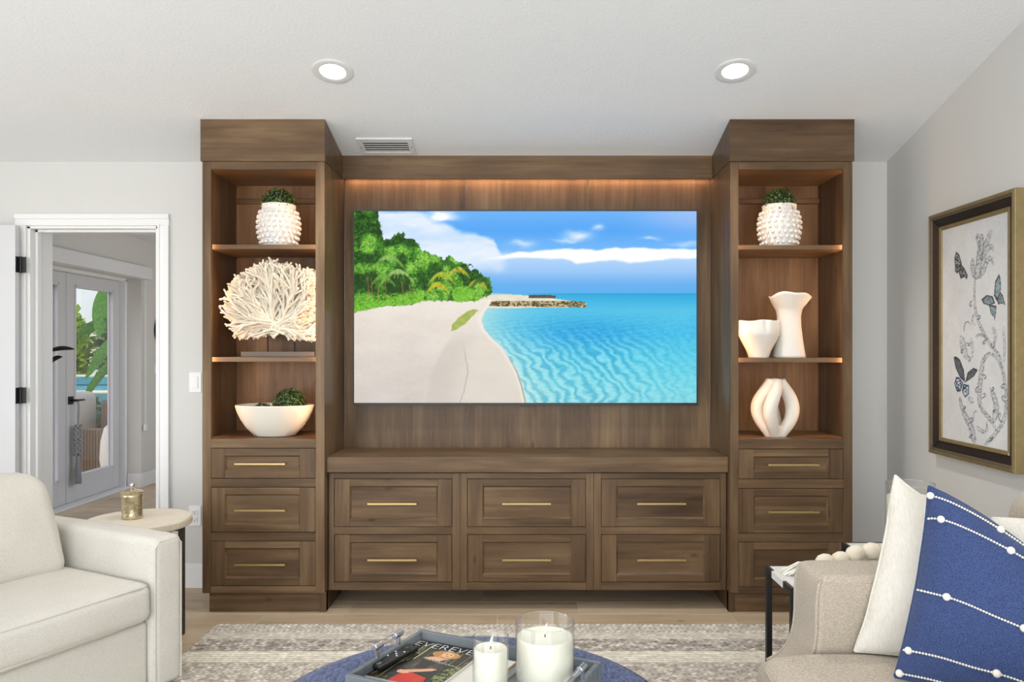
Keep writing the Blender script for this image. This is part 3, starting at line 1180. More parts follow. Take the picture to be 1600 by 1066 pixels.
# sea
sea = ramp(gy, [(458, (40, 160, 216)), (466, (52, 176, 226)), (486, (86, 196, 232)), (520, (70, 190, 232)), (560, (92, 206, 232)), (600, (120, 216, 232)), (630, (132, 214, 226))])
sea = mixc(sea, col(36, 160, 224), np.exp(-(((gx - 905) / 90) ** 2 + ((gy - 520) / 26) ** 2)) * .8)
shore = np.interp(gy, [470, 478, 488, 500, 515, 530, 545, 560, 580, 600, 615, 630], [768, 764, 757, 752, 757, 770, 786, 796, 808, 815, 819, 822])
dsh = gx - shore
near = np.exp(-np.maximum(dsh, 0) / 46.)
sea = mixc(sea, col(196, 232, 226), near * .75)
amp = smooth(478, 560, gy) * (1 - .75 * smooth(930, 1080, gx))
wv = np.sin((dsh * .34 - gy * .10) + 5.0 * (fbm(gx / 26, gy / 14, 31) - .5) * 2.2)
fine = np.sin(gy * 1.1 + 7 * fbm(gx / 20, gy / 6, 33) + gx * .12)
blend = smooth(490, 545, gy)
rip = (wv * blend + fine * (1 - blend)) * amp * (.5 + .8 * fbm(gx / 60, gy / 30, 35))
sea = mixc(sea, col(196, 238, 240), np.clip(rip, 0, 1) * .40)
sea = mixc(sea, col(14, 132, 184), np.clip(-rip, 0, 1) * .36)
sea = sea + (fbm(gx / 5, gy / 2.2, 37)[..., None] - .5) * .10 * smooth(470, 520, gy)[..., None]
img = np.where((gy < 458)[..., None], sky, sea)
# far sand spit and stone jetty
spit = inpoly(gx, gy, [(752, 461), (790, 460), (828, 462), (846, 464), (916, 474), (916, 480), (752, 482)])
img = np.where(spit[..., None], mixc(np.ones_like(img) * col(246, 240, 228), col(205, 190, 160), fbm(gx / 9, gy / 3, 41) * .6), img)
rock = inpoly(gx, gy, [(724, 474), (780, 470.5), (890, 470), (914, 472), (917, 480.5), (724, 478)])
rk = fbm(gx / 2.6, gy / 2.0, 43, 3)
img = np.where(rock[..., None], mixc(np.ones_like(img) * col(84, 72, 44), col(206, 188, 140), smooth(.35, .7, rk)), img)
hut = inpoly(gx, gy, [(826, 460.5), (868, 461.5), (868, 466.5), (826, 466)])
img = np.where(hut[..., None], mixc(np.ones_like(img) * col(50, 56, 60), col(130, 120, 100), fbm(gx / 4, gy / 3, 45)), img)
# beach
beach = (gx < shore) & (gy > 468)
sand = ramp(gy, [(468, (240, 232, 222)), (500, (232, 222, 212)), (560, (222, 213, 204)), (632, (214, 206, 198))])
sand = sand + (fbm(gx / 40, gy / 16, 51)[..., None] - .5) * .05 + (fbm(gx / 3, gy / 2, 52)[..., None] - .5) * .035
wet = np.interp(gy, [486, 500, 520, 545, 580, 630], [742, 728, 708, 690, 672, 664])
sand = mixc(sand, col(206, 196, 186), smooth(-1, 6, gx - wet) * (1 - smooth(20, 60, gx - wet)) * .55 * smooth(515, 545, gy))
sand = mixc(sand, col(232, 222, 208), smooth(30, 70, gx - wet) * .5)
ln = np.interp(gy, [540, 560, 580, 600, 620, 630], [724, 728, 731, 728, 722, 718]) + 2.5 * (fbm(gy / 6, gx * 0, 61) - .5)
sand = mixc(sand, col(170, 158, 146), np.exp(-((gx - ln) / .9) ** 2) * .6 * smooth(535, 560, gy))
grn = inpoly(gx + 3 * (fbm(gx / 8, gy / 8, 63) - .5), gy, [(741, 483), (748, 485), (738, 495), (728, 506), (714, 515), (705, 518), (706, 508), (718, 495), (730, 487)])
sand = np.where(grn[..., None], mixc(np.ones_like(sand) * col(150, 172, 66), col(190, 196, 120), fbm(gx / 8, gy / 5, 64)), sand)
foam = np.exp(-((dsh + 3) / 3.5) ** 2)
sand = mixc(sand, col(246, 240, 230), foam * .6)
dk = np.exp(-((dsh + 1.0 + 2 * (fbm(gy / 8, gx / 40, 66) - .5)) / 1.0) ** 2)
sand = mixc(sand, col(120, 104, 88), dk * .65 * smooth(545, 580, gy))
img = np.where(beach[..., None], sand, img)
# trees
tree_top = np.interp(gx, [553, 590.5, 591.5, 600, 612, 622, 640, 650, 660, 668, 680, 695, 706, 716, 728, 742, 750, 758, 765, 770], [320, 320, 345, 378, 372, 366, 370, 376, 390, 398, 400, 404, 402, 410, 416, 418, 428, 430, 436, 460])
tree_bot = np.interp(gx, [553, 570, 600, 640, 660, 700, 722, 745, 765, 770], [488, 484, 478, 476, 470, 470, 472, 470, 460, 455])
jag = 16 * (fbm(gx / 7, gy / 7, 71, 3) - .5)
trees = (gy > tree_top + jag) & (gy < tree_bot + 3 * (fbm(gx / 5, gy / 5, 73) - .5)) & (gx < 769)
# every leaf clump: nearest of many scattered bright centres
lfn = fbm(gx / 3.2, gy / 3.0, 75, 3)
blob = fbm(gx / 17, gy / 15, 77, 3)
tg = mixc(np.ones_like(img) * col(24, 62, 16), col(74, 142, 34), smooth(.30, .58, lfn))
tg = mixc(tg, col(150, 206, 78), smooth(.56, .80, lfn) * .85)
tg = mixc(tg, col(14, 40, 14), (1 - smooth(.30, .52, blob)) * .75)
tg = mixc(tg, col(120, 190, 50), smooth(.55, .75, blob) * .35)
low = smooth(-26, -12, gy - tree_bot) * (gx < 662)
tg = mixc(tg, mixc(np.ones_like(img) * col(84, 164, 30), col(160, 218, 70), lfn), low * .85)
dark = np.exp(-(((gx - 575) / 26) ** 2 + ((gy - 438) / 16) ** 2)) + .8 * np.exp(-(((gx - 625) / 24) ** 2 + ((gy - 452) / 9) ** 2))
tg = mixc(tg, mixc(np.ones_like(img) * col(26, 26, 14), col(120, 84, 48), smooth(.5, .8, fbm(gx / 2.0, gy / 12, 79))), dark * .85)
img = np.where(trees[..., None], tg, img)
# leaves dabbed over the crowns one by one, dark ones first
kx_, ky_ = (W_ - 1) / (SX1 - SX0), (H_ - 1) / (SY1 - SY0)


def dab(px, py, rx, ry, ang, c_, al):
    x0, x1 = int((px - rx - 2 - SX0) * kx_), int((px + rx + 2 - SX0) * kx_) + 1
    y0, y1 = int((py - ry - 2 - SY0) * ky_), int((py + ry + 2 - SY0) * ky_) + 1
    r_ = max(rx, ry) + 2
    x0, x1 = int((px - r_ - SX0) * kx_), int((px + r_ - SX0) * kx_) + 1
    y0, y1 = int((py - r_ - SY0) * ky_), int((py + r_ - SY0) * ky_) + 1
    x0, y0, x1, y1 = max(x0, 0), max(y0, 0), min(x1, W_), min(y1, H_)
    if x1 <= x0 or y1 <= y0:
        return
    X, Y = gx[y0:y1, x0:x1] - px, gy[y0:y1, x0:x1] - py
    ca, sa = math.cos(ang), math.sin(ang)
    d = np.hypot((X * ca + Y * sa) / rx, (-X * sa + Y * ca) / ry)
    w = np.clip(1.35 - d, 0, 1)[..., None] ** .8 * al
    img[y0:y1, x0:x1] = img[y0:y1, x0:x1] * (1 - w) + c_ * w


dr = random.Random(77)
ti = np.argwhere(trees)
lum = smooth(.32, .68, blob)
N_ = 7500
for j in range(N_):
    iy, ix = ti[dr.randrange(len(ti))]
    t_ = j / N_
    L_ = lum[iy, ix] * .72 + .35 * t_ - .06 + dr.uniform(-.26, .26) - .5 * min(1, dark[iy, ix])
    c_ = col(20, 52, 14) * max(0, 1 - 2 * L_) + col(66, 138, 30) * max(0, 1 - abs(2 * L_ - 1)) + col(156, 214, 84) * max(0, min(1, 2 * L_ - 1))
    dab(gx[iy, ix], gy[iy, ix], dr.uniform(1.1, 2.5), dr.uniform(.7, 1.2), dr.uniform(0, 3.1), c_, .85)
for (cx, cy, rr, cc_) in ((607, 402, 30, col(150, 204, 96)), (622, 424, 28, col(176, 216, 116)), (598, 432, 20, col(120, 180, 70)), (690, 428, 22, col(190, 204, 56)), (684, 444, 18, col(216, 206, 50)), (716, 420, 18, col(214, 206, 60)), (745, 440, 18, col(190, 196, 60)), (700, 410, 18, col(60, 118, 40)), (752, 436, 16, col(60, 110, 36))):
    for k_ in range(9):
        a_ = -2.9 + 2.7 * k_ / 8 + dr.uniform(-.15, .15)
        for q in range(16):
            t_ = q / 15
            px = cx + rr * t_ * math.cos(a_)
            py = cy + rr * t_ * math.sin(a_) * .55 + rr * .85 * t_ * t_
            dab(px, py + 1.5, .9, 3.6 * (1 - .6 * t_), dr.uniform(-.25, .25) + .5 * math.cos(a_), cc_ * dr.uniform(.72, 1.08), .62)
for (tx_, ty0, ty1) in ((574, 430, 462), (580, 436, 466), (590, 440, 470), (602, 440, 472), (628, 442, 470), (640, 446, 470)):
    for q in range(14):
        dab(tx_ + .18 * q + dr.uniform(-.5, .5), ty0 + (ty1 - ty0) * q / 13, .9, 1.8, 0, col(168, 118, 72) * dr.uniform(.7, 1.1), .75)
for j in range(1500):                     # low bright ground cover and the round bush
    if j % 3:
        px = dr.uniform(554, 662)
        bot_ = float(np.interp(px, [553, 570, 600, 640, 660], [488, 484, 478, 476, 470]))
        py = bot_ - abs(dr.gauss(0, 8))
    else:
        a_, r_ = dr.uniform(0, 6.28), math.sqrt(dr.random())
        px, py = 723 + 17 * r_ * math.cos(a_), 459 + 12 * r_ * math.sin(a_)
    v_ = dr.random()
    dab(px, py, 1.5, 1.0, dr.uniform(0, 3.1), col(76, 156, 30) * (1 - v_) + col(166, 226, 78) * v_, .7)
Pg = np.zeros((H_, W_, 3))
t = (gy - 328.0) / 305.0
YY = 4.285 + .045 * t
Pg[..., 0] = (gx - VX) * YY / F
Pg[..., 1] = YY
Pg[..., 2] = EYE - (gy - VY) * YY / F
grid_mesh('screen', Pg[::-1], M['tv_screen'], img[::-1], tv)

# ------------------------------------------------------------------ ceiling fittings
sl = math.atan(CS)


def on_ceiling(px, py):
    Y = (ZC + CS * YW - EYE) / ((VY - py) / F + CS)
    return Vector(((px - VX) * Y / F, Y, ceil_z(Y)))


spots = [(on_ceiling(520, 111.5), 'round lit recessed downlight in the ceiling above the left tower'),
         (on_ceiling(1148.5, 110.5), 'round lit recessed downlight in the ceiling above the right tower')]
for xx in (-.896, .961):          # added row of unseen fittings, for more light from above on the seating
    spots.append((Vector((xx, 1.75, ceil_z(1.75))), f'added unseen recessed downlight in the ceiling above the {"cream" if xx < 0 else "oatmeal"} armchair'))
for (c, lab) in spots:
    root = thing('recessed_downlight', lab, 'downlight', c, group='recessed ceiling downlights')
    root.rotation_euler = (-sl, 0, 0)
    m = MB()
    m.lathe([(.058, .004), (.060, -.003), (.088, -.007), (.093, -.004), (.093, .001)], (0, 0, 0), 48, cap=False)
    m.build('trim_ring', M['white_metal'], root, smooth=True, local=True)
    m = MB()
    m.lathe([(.0005, -.002), (.04, -.0025), (.060, -.001)], (0, 0, 0), 40, cap=False)
    m.build('lens', M['lens'], root, smooth=True, local=True)
    lo = lamp('downlight_bulb', 'SPOT', (c.x, c.y - .003, c.z - .03), (0, 0, 0), 40 if c.y > 3 else 12, (1, .93, .84), spot_size=R(120), spot_blend=.7, shadow_soft_size=.06)

c0, c1 = on_ceiling(557, 215.5), on_ceiling(650, 240.2)
vw, vd = .305, math.hypot(c1.y - c0.y, c1.z - c0.z)
vc = Vector((-.772, (c0.y + c1.y) / 2, ceil_z((c0.y + c1.y) / 2)))
vt = thing('air_vent', 'white louvred air vent in the ceiling next to the soffit beam', 'vent', vc)
vt.rotation_euler = (-sl, 0, 0)
m = MB()
hw_, hd_, fw = vw / 2, vd / 2, .03
for (a, b, c_, d) in ((-hw_, hw_, -hd_, -hd_ + fw), (-hw_, hw_, hd_ - fw, hd_), (-hw_, -hw_ + fw, -hd_ + fw, hd_ - fw), (hw_ - fw, hw_, -hd_ + fw, hd_ - fw)):
    m.box(a, b, c_, d, -.008, .001)
m.build('frame', M['white_metal'], vt, bevel=.002, local=True)
MB().box(-hw_ + fw, hw_ - fw, -hd_ + fw, hd_ - fw, -.0030, .0015).build('vent_shade_sheet', M['vent_shade'], vt, local=True)  # flat dark sheet paints the shade between the slats; the ceiling is uncut
ns = 5
for i in range(ns):
    yv = -hd_ + fw + (i + .5) * (2 * hd_ - 2 * fw) / ns
    w = (2 * hd_ - 2 * fw) / ns * .21
    vs = [(x, yv + a, z) for x in (-hw_ + fw, hw_ - fw) for (a, z) in ((-w, -.0042), (w, -.0046), (w, -.0038), (-w, -.0034))]
    MB().add(vs, [(0, 1, 2, 3), (7, 6, 5, 4), (0, 4, 5, 1), (1, 5, 6, 2), (2, 6, 7, 3), (3, 7, 4, 0)]).build('slat', M['white_metal'], vt, local=True)
m = MB()
for xx in (-hw_ + .014, hw_ - .014):
    m.lathe([(.004, -.0095), (.004, -.007)], (xx, 0, 0), 10)
m.build('screw', M['chrome'], vt, local=True)

# ------------------------------------------------------------------ things on the tower shelves
YSH = YT + .042
Z1L, Z2L, Z3 = zt(382.2, YSH), zt(558.2, YSH), zt(686.3, YT)
Z1R, Z2R = zt(383, YSH), zt(559.3, YSH)


def leaf_ball(root, c, r, n, name='leaves', zmin=-9, size=.011):
    m = MB()
    rr = random.Random(int(c[0] * 1000) + n)
    for i in range(n):
        z = 1 - 2 * (i + .5) / n
        a = i * 2.39996 + rr.random() * .5
        d = Vector((math.sqrt(1 - z * z) * math.cos(a), math.sqrt(1 - z * z) * math.sin(a), z))
        if z * r + c[2] < zmin:
            continue
        p0 = Vector(c) + d * r * (.90 + .10 * rr.random())
        tn = d.orthogonal().normalized()
        tn = Matrix.Rotation(rr.random() * 6.28, 3, d) @ tn
        bn = d.cross(tn)
        L_ = size * (.8 + .6 * rr.random())
        out = (tn * .8 + d * (.25 + .5 * rr.random())).normalized()
        m.add([p0, p0 + out * L_ * .55 + bn * L_ * .36, p0 + out * L_ * 1.15 - d * L_ * .1, p0 + out * L_ * .55 - bn * L_ * .36], [(0, 1, 2, 3)])
    o = m.build(name, M['boxwood'], root, fix=False)
    o['kind'] = 'stuff'
    return o


def topiary(label, c, r, zmin=-9, n=1000):
    t = thing('topiary_ball', label, 'topiary', (c[0], c[1], max(c[2] - r, zmin)), group='boxwood topiary balls')
    m = MB()
    m.sphere(c, r * .9, 24, 14)
    m.v = [(x, y_, max(z, zmin)) for x, y_, z in m.v]
    m.build('core', M['topiary_core'], t, smooth=True)
    leaf_ball(t, c, r, n, zmin=zmin)
    return t


def bobble_pot(label, px, zb, Yp, topl):
    cx = xt(px, Yp)
    t = thing('bobble_pot', label, 'pot', (cx, Yp, zb), group='bobbled white pots')
    prof = [(.070, 0), (.082, .004), (.090, .03), (.100, .075), (.104, .12), (.101, .155), (.091, .19), (.086, .200), (.089, .207), (.090, .226), (.086, .229), (.080, .226), (.076, .20), (.07, .14), (.001, .12)]
    m = MB()
    m.lathe(prof, (cx, Yp, zb), 48)
    m.build('body', M['pot'], t, smooth=True)
    b = MB()
    rz_ = [(.092, .022, 19), (.099, .049, 20), (.1045, .076, 21), (.1075, .104, 21), (.107, .132, 21), (.103, .159, 20), (.096, .184, 19)]
    for k_, (rr, zz, nn) in enumerate(rz_):
        for j in range(nn):
            a = 2 * PI * (j + .35 * math.sin(k_ * 2.3)) / nn
            rr2 = rr + .002
            q = Vector((cx + rr2 * math.cos(a), Yp + rr2 * math.sin(a), zb + zz))
            b.sphere(q, .0098, 8, 6)
    o = b.build('bobbles', M['pot'], t, smooth='all')
    o['kind'] = 'stuff'
    topiary(topl, (cx, Yp, zb + .228), .088)


bobble_pot('white bobbled ceramic pot on the top shelf of the left tower', 435.5, Z1L, 4.13, 'boxwood topiary ball in the bobbled pot of the left tower')
bobble_pot('white bobbled ceramic pot on the top shelf of the right tower', 1217.5, Z1R, 4.13, 'boxwood topiary ball in the bobbled pot of the right tower')

# coral on a stand
YCo = 4.12
cc = thing('coral_sculpture', 'cream fan coral sculpture on a dark stand, middle shelf of the left tower', 'sculpture', (xt(434, YCo), YCo, Z2L))
MB().box(xt(381, YCo), xt(495, YCo), YCo - .045, YCo + .045, Z2L, Z2L + .028).build('base', M['coral_base'], cc, bevel=.002)
for px in (418.5, 460.5):
    MB().tube([(xt(px, YCo), YCo, Z2L + .027), (xt(px - .8, YCo), YCo, zt(505, YCo))], .0045, 8).build('rod', M['rod'], cc, smooth=True)
rc = random.Random(5)
m = MB()
root_p = Vector((xt(433, YCo), YCo, zt(516, YCo)))
# outline of the fan: reach by angle from straight up (degrees, + to the right)
fan_a = [-128, -112, -100, -88, -78, -66, -56, -45, -33, -22, -10, 0, 10, 22, 32, 44, 56, 66, 78, 90, 102, 116, 130]
fan_r = [.05, .10, .215, .235, .245, .265, .30, .335, .345, .345, .36, .365, .35, .345, .37, .36, .335, .30, .27, .25, .235, .13, .05]


def reach(a):
    return float(np.interp(a, fan_a, fan_r))


def twig(p0, ang, yo, L_, r0, depth):
    n_ = max(2, int(L_ / .018) + 1)
    pts, rad = [p0], [r0]
    a = ang
    p_ = p0.copy()
    kids = []
    for i in range(n_):
        a += rc.uniform(-5, 5)
        st_ = L_ / n_
        p_ = p_ + Vector((math.sin(R(a)) * st_, yo * st_ + rc.uniform(-.001, .001), math.cos(R(a)) * st_))
        v = p_ - root_p
        ra = math.degrees(math.atan2(v.x, v.z))
        if math.hypot(v.x, v.z) > reach(ra) * rc.uniform(.95, 1.04):
            if i > 0:
                break
        if p_.x > -1.078 or p_.x < -1.645:       # stay clear of the cabinet sides
            break
        pts.append(p_.copy())
        rad.append(r0 * (1 - .18 * (i + 1) / n_) + (.0006 if i == n_ - 1 else 0))
        if depth < 4 and i >= 1 and rc.random() < (.60 if depth < 3 else .38):
            kids.append((p_.copy(), a + rc.choice((-1, 1)) * rc.uniform(16, 34), yo + rc.uniform(-.3, .3), L_ * rc.uniform(.35, .75), rad[-1] * .92, depth + 1))
    if len(pts) > 1:
        end = pts[-1] + (pts[-1] - pts[-2]).normalized() * rad[-1] * .6
        m.tube(pts + [end], rad + [rad[-1] * .5], 6)
    for k_ in kids:
        twig(*k_)


for j in range(46):
    a = -112 + 224 * (j + .5) / 46 + rc.uniform(-2, 2)
    s0 = Vector((rc.uniform(-.03, .03), rc.uniform(-.02, .02), rc.uniform(0, .02)))
    twig(root_p + s0, a, rc.uniform(-.22, .12), reach(a) * rc.uniform(.75, 1.0), .0088, 1)
for j in range(30):
    a = rc.uniform(-150, 150)
    q = root_p + Vector((rc.uniform(-.045, .045), rc.uniform(-.03, .03), rc.uniform(-.02, .03)))
    twig(q, a, rc.uniform(-.5, .2), .045, .0085, 4)
m.build('coral', M['coral'], cc, smooth='all')

# boat-shaped bowl with two topiary balls
YBo = 4.13
bx = xt(429.5, YBo)
bw = thing('ceramic_bowl', 'wide cream ceramic bowl on the bottom shelf of the left tower', 'bowl', (bx, YBo, Z3))
prof = [(.088, 0), (.108, .003), (.150, .045), (.180, .09), (.199, .13), (.209, .164), (.203, .168), (.196, .160), (.172, .09), (.12, .04), (.001, .03)]
m = MB()
m.lathe(prof, (bx, YBo, Z3), 56, sy=.72)
m.build('shell', M['bowl'], bw, smooth=True)
topiary('large boxwood ball rising from the cream bowl on the left tower', (xt(453, 4.13), 4.13, zt(633, 4.13)), .086)
topiary('low boxwood ball sunk in the cream bowl on the left tower', (xt(410, 4.12), 4.12, zt(652, 4.12)), .072, n=800)


def seg_interp(tbl, z):
    return float(np.interp(z, [q[0] for q in tbl], [q[1] for q in tbl]))


# flared vase with a wavy rim
YV = 4.10
vx, vz = xt(1232.5, YV), Z2R
H_v = zt(461, YV) - Z2R
tb = [(0, .086), (.02, .085), (.25, .073), (.5, .063), (.66, .061), (.76, .068), (.88, .090), (1, .110)]
fv = thing('flared_vase', 'tall white ceramic vase with a flared wavy rim, right tower', 'vase', (vx, YV, vz))


def vmod(r, z, a):
    t_ = z / H_v
    w = max(0, (t_ - .8) / .2)
    return r * (1 + .06 * w * math.cos(3 * a + .6)), z + w * (.010 * math.cos(2 * a + 3.5) + .005 * math.sin(5 * a))


prof = [(seg_interp(tb, t_) , t_ * H_v) for t_ in np.linspace(0, 1, 26)]
prof += [(prof[-1][0] - .006, H_v)] + [(seg_interp(tb, t_) - .007, t_ * H_v) for t_ in np.linspace(.97, .25, 14)] + [(.001, .25 * H_v)]
m = MB()
m.lathe(prof, (vx, YV, vz), 48, mod=vmod)
m.build('body', M['ceramic'], fv, smooth='all')

# pleated cup vase
YP = 4.06
vx, vz = xt(1185.3, YP), Z2R
H_p = zt(501.5, YP) - Z2R
tb = [(0, .052), (.03, .053), (.2, .064), (.45, .090), (.62, .105), (.75, .107), (.9, .104), (1, .103)]
cv = thing('pleated_vase', 'small white ceramic vase with a pleated rim beside the flared vase', 'vase', (vx, YP, vz))


def pmod(r, z, a):
    t_ = z / H_p
    w = max(0, (t_ - .62) / .38)
    pl = math.cos(9 * a + .8 * math.sin(3 * a))
    return r - w * .013 * (max(0, pl) ** 1.5) , z + w * .003 * math.cos(4 * a)


prof = [(seg_interp(tb, t_), t_ * H_p) for t_ in np.linspace(0, 1, 22)]
prof += [(prof[-1][0] - .006, H_p)] + [(seg_interp(tb, t_) - .007, t_ * H_p) for t_ in np.linspace(.97, .2, 12)] + [(.001, .2 * H_p)]
m = MB()
m.lathe(prof, (vx, YP, vz), 96, mod=pmod)
m.build('body', M['ceramic'], cv, smooth='all')

# knotted vase of looping strands
YK = 4.10
kx = xt(1211.5, YK)
H_k = zt(592.5, YK) - Z3
kv = thing('knot_vase', 'white ceramic vase of looping twisted strands on the bottom shelf, right tower', 'vase', (kx, YK, Z3))
m = MB()
strands = [(R(196), R(172), 0.0), (R(262), R(236), .0), (R(338), R(362), .0), (R(60), R(85), 0), (R(120), R(140), 0)]
for (a_low, a_mid, _) in strands:
    pts, rad = [], []
    for i in range(25):
        t_ = i / 24
        z = t_ * H_k
        b = math.sin(PI * min(1, max(0, t_ * 1.02))) ** 1.25
        rr = .026 + .066 * b
        a = a_low + (a_mid - a_low) * math.sin(PI * t_) + R(26) * (t_ - .5)
        pts.append((kx + rr * math.cos(a), YK + rr * math.sin(a), Z3 + z))
        rad.append(.027 + .010 * b)
    m.tube(pts, rad, 16)
m.lathe([(.048, 0), (.052, .004), (.051, .05), (.045, .06)], (kx, YK, Z3), 32)
m.lathe([(.040, H_k - .05), (.041, H_k - .004), (.038, H_k), (.030, H_k), (.028, H_k - .04)], (kx, YK, Z3), 32)
o = m.build('body', M['ceramic'], kv, smooth='all')
rm = o.modifiers.new('fuse', 'REMESH')
rm.mode = 'VOXEL'
rm.voxel_size = .004
rm.use_smooth_shade = True
sm = o.modifiers.new('smooth', 'SMOOTH')
sm.iterations = 6
sm.factor = .5

# ------------------------------------------------------------------ left armchair (cream)
A0 = R(-26)
ac = thing('armchair', 'cream upholstered track-arm armchair beside the round side table', 'armchair', (-2.024, 2.859, 0), A0)


def wob(p, s=.006, f=7.0, sd=0.0):
    q = Vector(p)
    n_ = mnoise.noise_vector(q * f + Vector((sd, sd * 2, 0)))
    return q + n_ * s


for sg in (1, -1):
    m = MB()
    m.rbox((0, sg * .442, .325), (.90, .134, .59), .028, 6, 4, (.004, .006, .006), deform=lambda p: wob(p, .003, 6, sg))
    arm = m.build('arm', M['cream_fabric'], ac, smooth='all', local=True)
    w = MB()
    xx = .447
    loop = [(xx, sg * .442 - .060, .04), (xx, sg * .442 - .060, .585), (xx, sg * .442 - .04, .607), (xx, sg * .442 + .04, .607), (xx, sg * .442 + .060, .585), (xx, sg * .442 + .060, .04)]
    w.tube(loop, .0035, 6)
    w.build('piping', M['cream_fabric'], arm, smooth=True, local=True)
m = MB()
m.rbox((-.01, 0, .17), (.86, .75, .26), .02, 6, 3)
m.build('base', M['cream_fabric'], ac, smooth='all', local=True)
m = MB()
m.rbox((-.36, 0, .34), (.17, .75, .56), .04, 6, 4)
m.build('backrest', M['cream_fabric'], ac, smooth='all', local=True)
m = MB()
m.rbox((.125, 0, .383), (.66, .742, .155), .04, 8, 5, (.012, .004, .022), deform=lambda p: wob(p, .004, 7, 3))
sc_ = m.build('seat_cushion', M['cream_fabric'], ac, smooth='all', local=True)
w = MB()
for zz in (.322, .447):
    w.tube([(-.1, .364, zz), (.40, .364, zz), (.437, .352, zz), (.449, .325, zz), (.452, 0, zz), (.449, -.325, zz), (.437, -.352, zz), (.40, -.364, zz)], .0032, 6)
w.build('piping', M['cream_fabric'], sc_, smooth=True, local=True)


def lean(p):
    q = Vector(p)
    t_ = (q.z - .44)
    q.x -= t_ * .30
    q.y *= 1 - .10 * max(0, (t_ - .18)) / .25
    return wob(q, .008, 5, 8)


m = MB()
m.rbox((-.075, -.012, .645), (.20, .70, .41), .07, 8, 5, (.03, .0, .02), deform=lean)
m.build('back_cushion', M['cream_fabric'], ac, smooth='all', local=True)
for (fx, fy) in ((.40, .44), (.40, -.44), (-.40, .44), (-.40, -.44)):
    MB().box(fx - .025, fx + .025, fy - .025, fy + .025, .0165 if fx > 0 and fy > 0 else 0, .035).build('foot', M['iron'], ac, local=True, bevel=.003)

# round side table and jar behind it
tx, ty, tz = -1.870, 3.70, .552
st_ = thing('side_table', 'round cream stone side table on dark legs behind the cream armchair', 'table', (tx, ty, 0))
m = MB()
m.lathe([(.232, -.038), (.236, -.034), (.236, -.006), (.232, 0), (.21, .0005)], (tx, ty, tz), 64)
tp = m.build('top', M['stone_top'], st_, smooth=True)
for j in range(24):       # the edge is faced with little tiles
    a0, a1 = 2 * PI * j / 24 + .008, 2 * PI * (j + 1) / 24 - .008
    vs = []
    for rr in (.2355, .2385):
        for zz in (-.033, -.007):
            for q in range(4):
                a = a0 + (a1 - a0) * q / 3
                vs.append((tx + rr * math.cos(a), ty + rr * math.sin(a), tz + zz))
    fs = []
    for q in range(3):
        fs += [(q, q + 1, q + 5, q + 4), (8 + q, 12 + q, 13 + q, 9 + q), (q, 8 + q, 9 + q, q + 1), (4 + q, 5 + q, 13 + q, 12 + q)]
    fs += [(0, 4, 12, 8), (3, 11, 15, 7)]
    MB().add(vs, fs).build('edge_tile', M['stone_edge'], tp)
for j, a in enumerate((-5, 115, 235)):
    lx, ly = tx + .217 * math.cos(R(a)), ty + .217 * math.sin(R(a))
    MB().box(lx - .012, lx + .012, ly - .012, ly + .012, 0, tz - .038).build('leg', M['iron'], st_, bevel=.001)
m = MB()
for a in (-5, 115, 235):
    m.tube([(tx, ty, tz - .05), (tx + .21 * math.cos(R(a)), ty + .21 * math.sin(R(a)), tz - .05)], .008, 6)
m.build('stretcher', M['iron'], st_)

jx, jy = xt(206.5, 3.70), 3.70
jr = thing('lidded_jar', 'gold mercury glass lidded jar on the round side table', 'jar', (jx, jy, tz + .0005))
m = MB()
m.lathe([(.043, 0), (.047, .003), (.048, .012), (.046, .018), (.046, .10), (.048, .106), (.048, .114), (.045, .118), (.040, .118)], (jx, jy, tz + .0005), 40)
m.build('body', M['mercury'], jr, smooth=True)
m = MB()
m.lathe([(.048, .1185), (.050, .121), (.050, .127), (.040, .134), (.022, .140), (.012, .143), (.006, .147), (.006, .151)], (jx, jy, tz + .0005), 40)
lid = m.build('lid', M['mercury'], jr, smooth=True)
m = MB()
m.sphere((jx, jy, tz + .160), .0115, 16, 10)
m.build('knob', M['chrome'], lid, smooth='all')

# ------------------------------------------------------------------ rug
RX0, RX1, RY0, RY1 = -1.53, 1.72, 1.35, 3.785
ys = np.concatenate([np.arange(RY0, 2.85, .018), np.arange(2.85, RY1 + .0001, .0036)])
xs_ = np.arange(RX0, RX1, .0068)
X_, Y_ = np.meshgrid(xs_, ys)
cw = .022                                       # one braided cord
row = np.floor((RY1 - Y_) / cw)
fr_ = ((RY1 - Y_) / cw) % 1.0
lean_ = np.where(row % 2 == 0, 1.0, -1.0)
ph = X_ / .026 + lean_ * (fr_ - .5) * .9 + row * .37 + .25 * (fbm(X_ * 9, row * 3.1, 3) - .5)
knot = np.abs(np.sin(PI * ph))
cyc = (RY1 - Y_) % .97
plain_rows = ((cyc > .335) & (cyc < .475)) | ((cyc > .11) & (cyc < .20))
Hh = np.sin(PI * fr_) ** .6 * (.0045 + np.where(plain_rows, .0015, .0045) * knot)
edge_ = np.minimum(np.minimum(X_ - RX0, RX1 - X_), np.minimum(Y_ - RY0, RY1 - Y_))
Hh = Hh * np.clip(edge_ / .01, 0, 1)
cell = np.floor(ph)
rnd = vnoise(cell * 7.31, row * 5.17, 91)
rnd2 = fbm(X_ * 60, Y_ * 110, 93, 2)
c_mix = mixc(np.ones(X_.shape + (3,)) * col(168, 160, 150), col(230, 222, 210), .2 + .75 * rnd)
c_beige = mixc(np.ones(X_.shape + (3,)) * col(198, 190, 177), col(220, 213, 202), rnd)
c_dark = mixc(np.ones(X_.shape + (3,)) * col(136, 127, 118), col(226, 218, 206), rnd ** .9)
c_cream = mixc(np.ones(X_.shape + (3,)) * col(222, 214, 198), col(238, 231, 216), rnd)
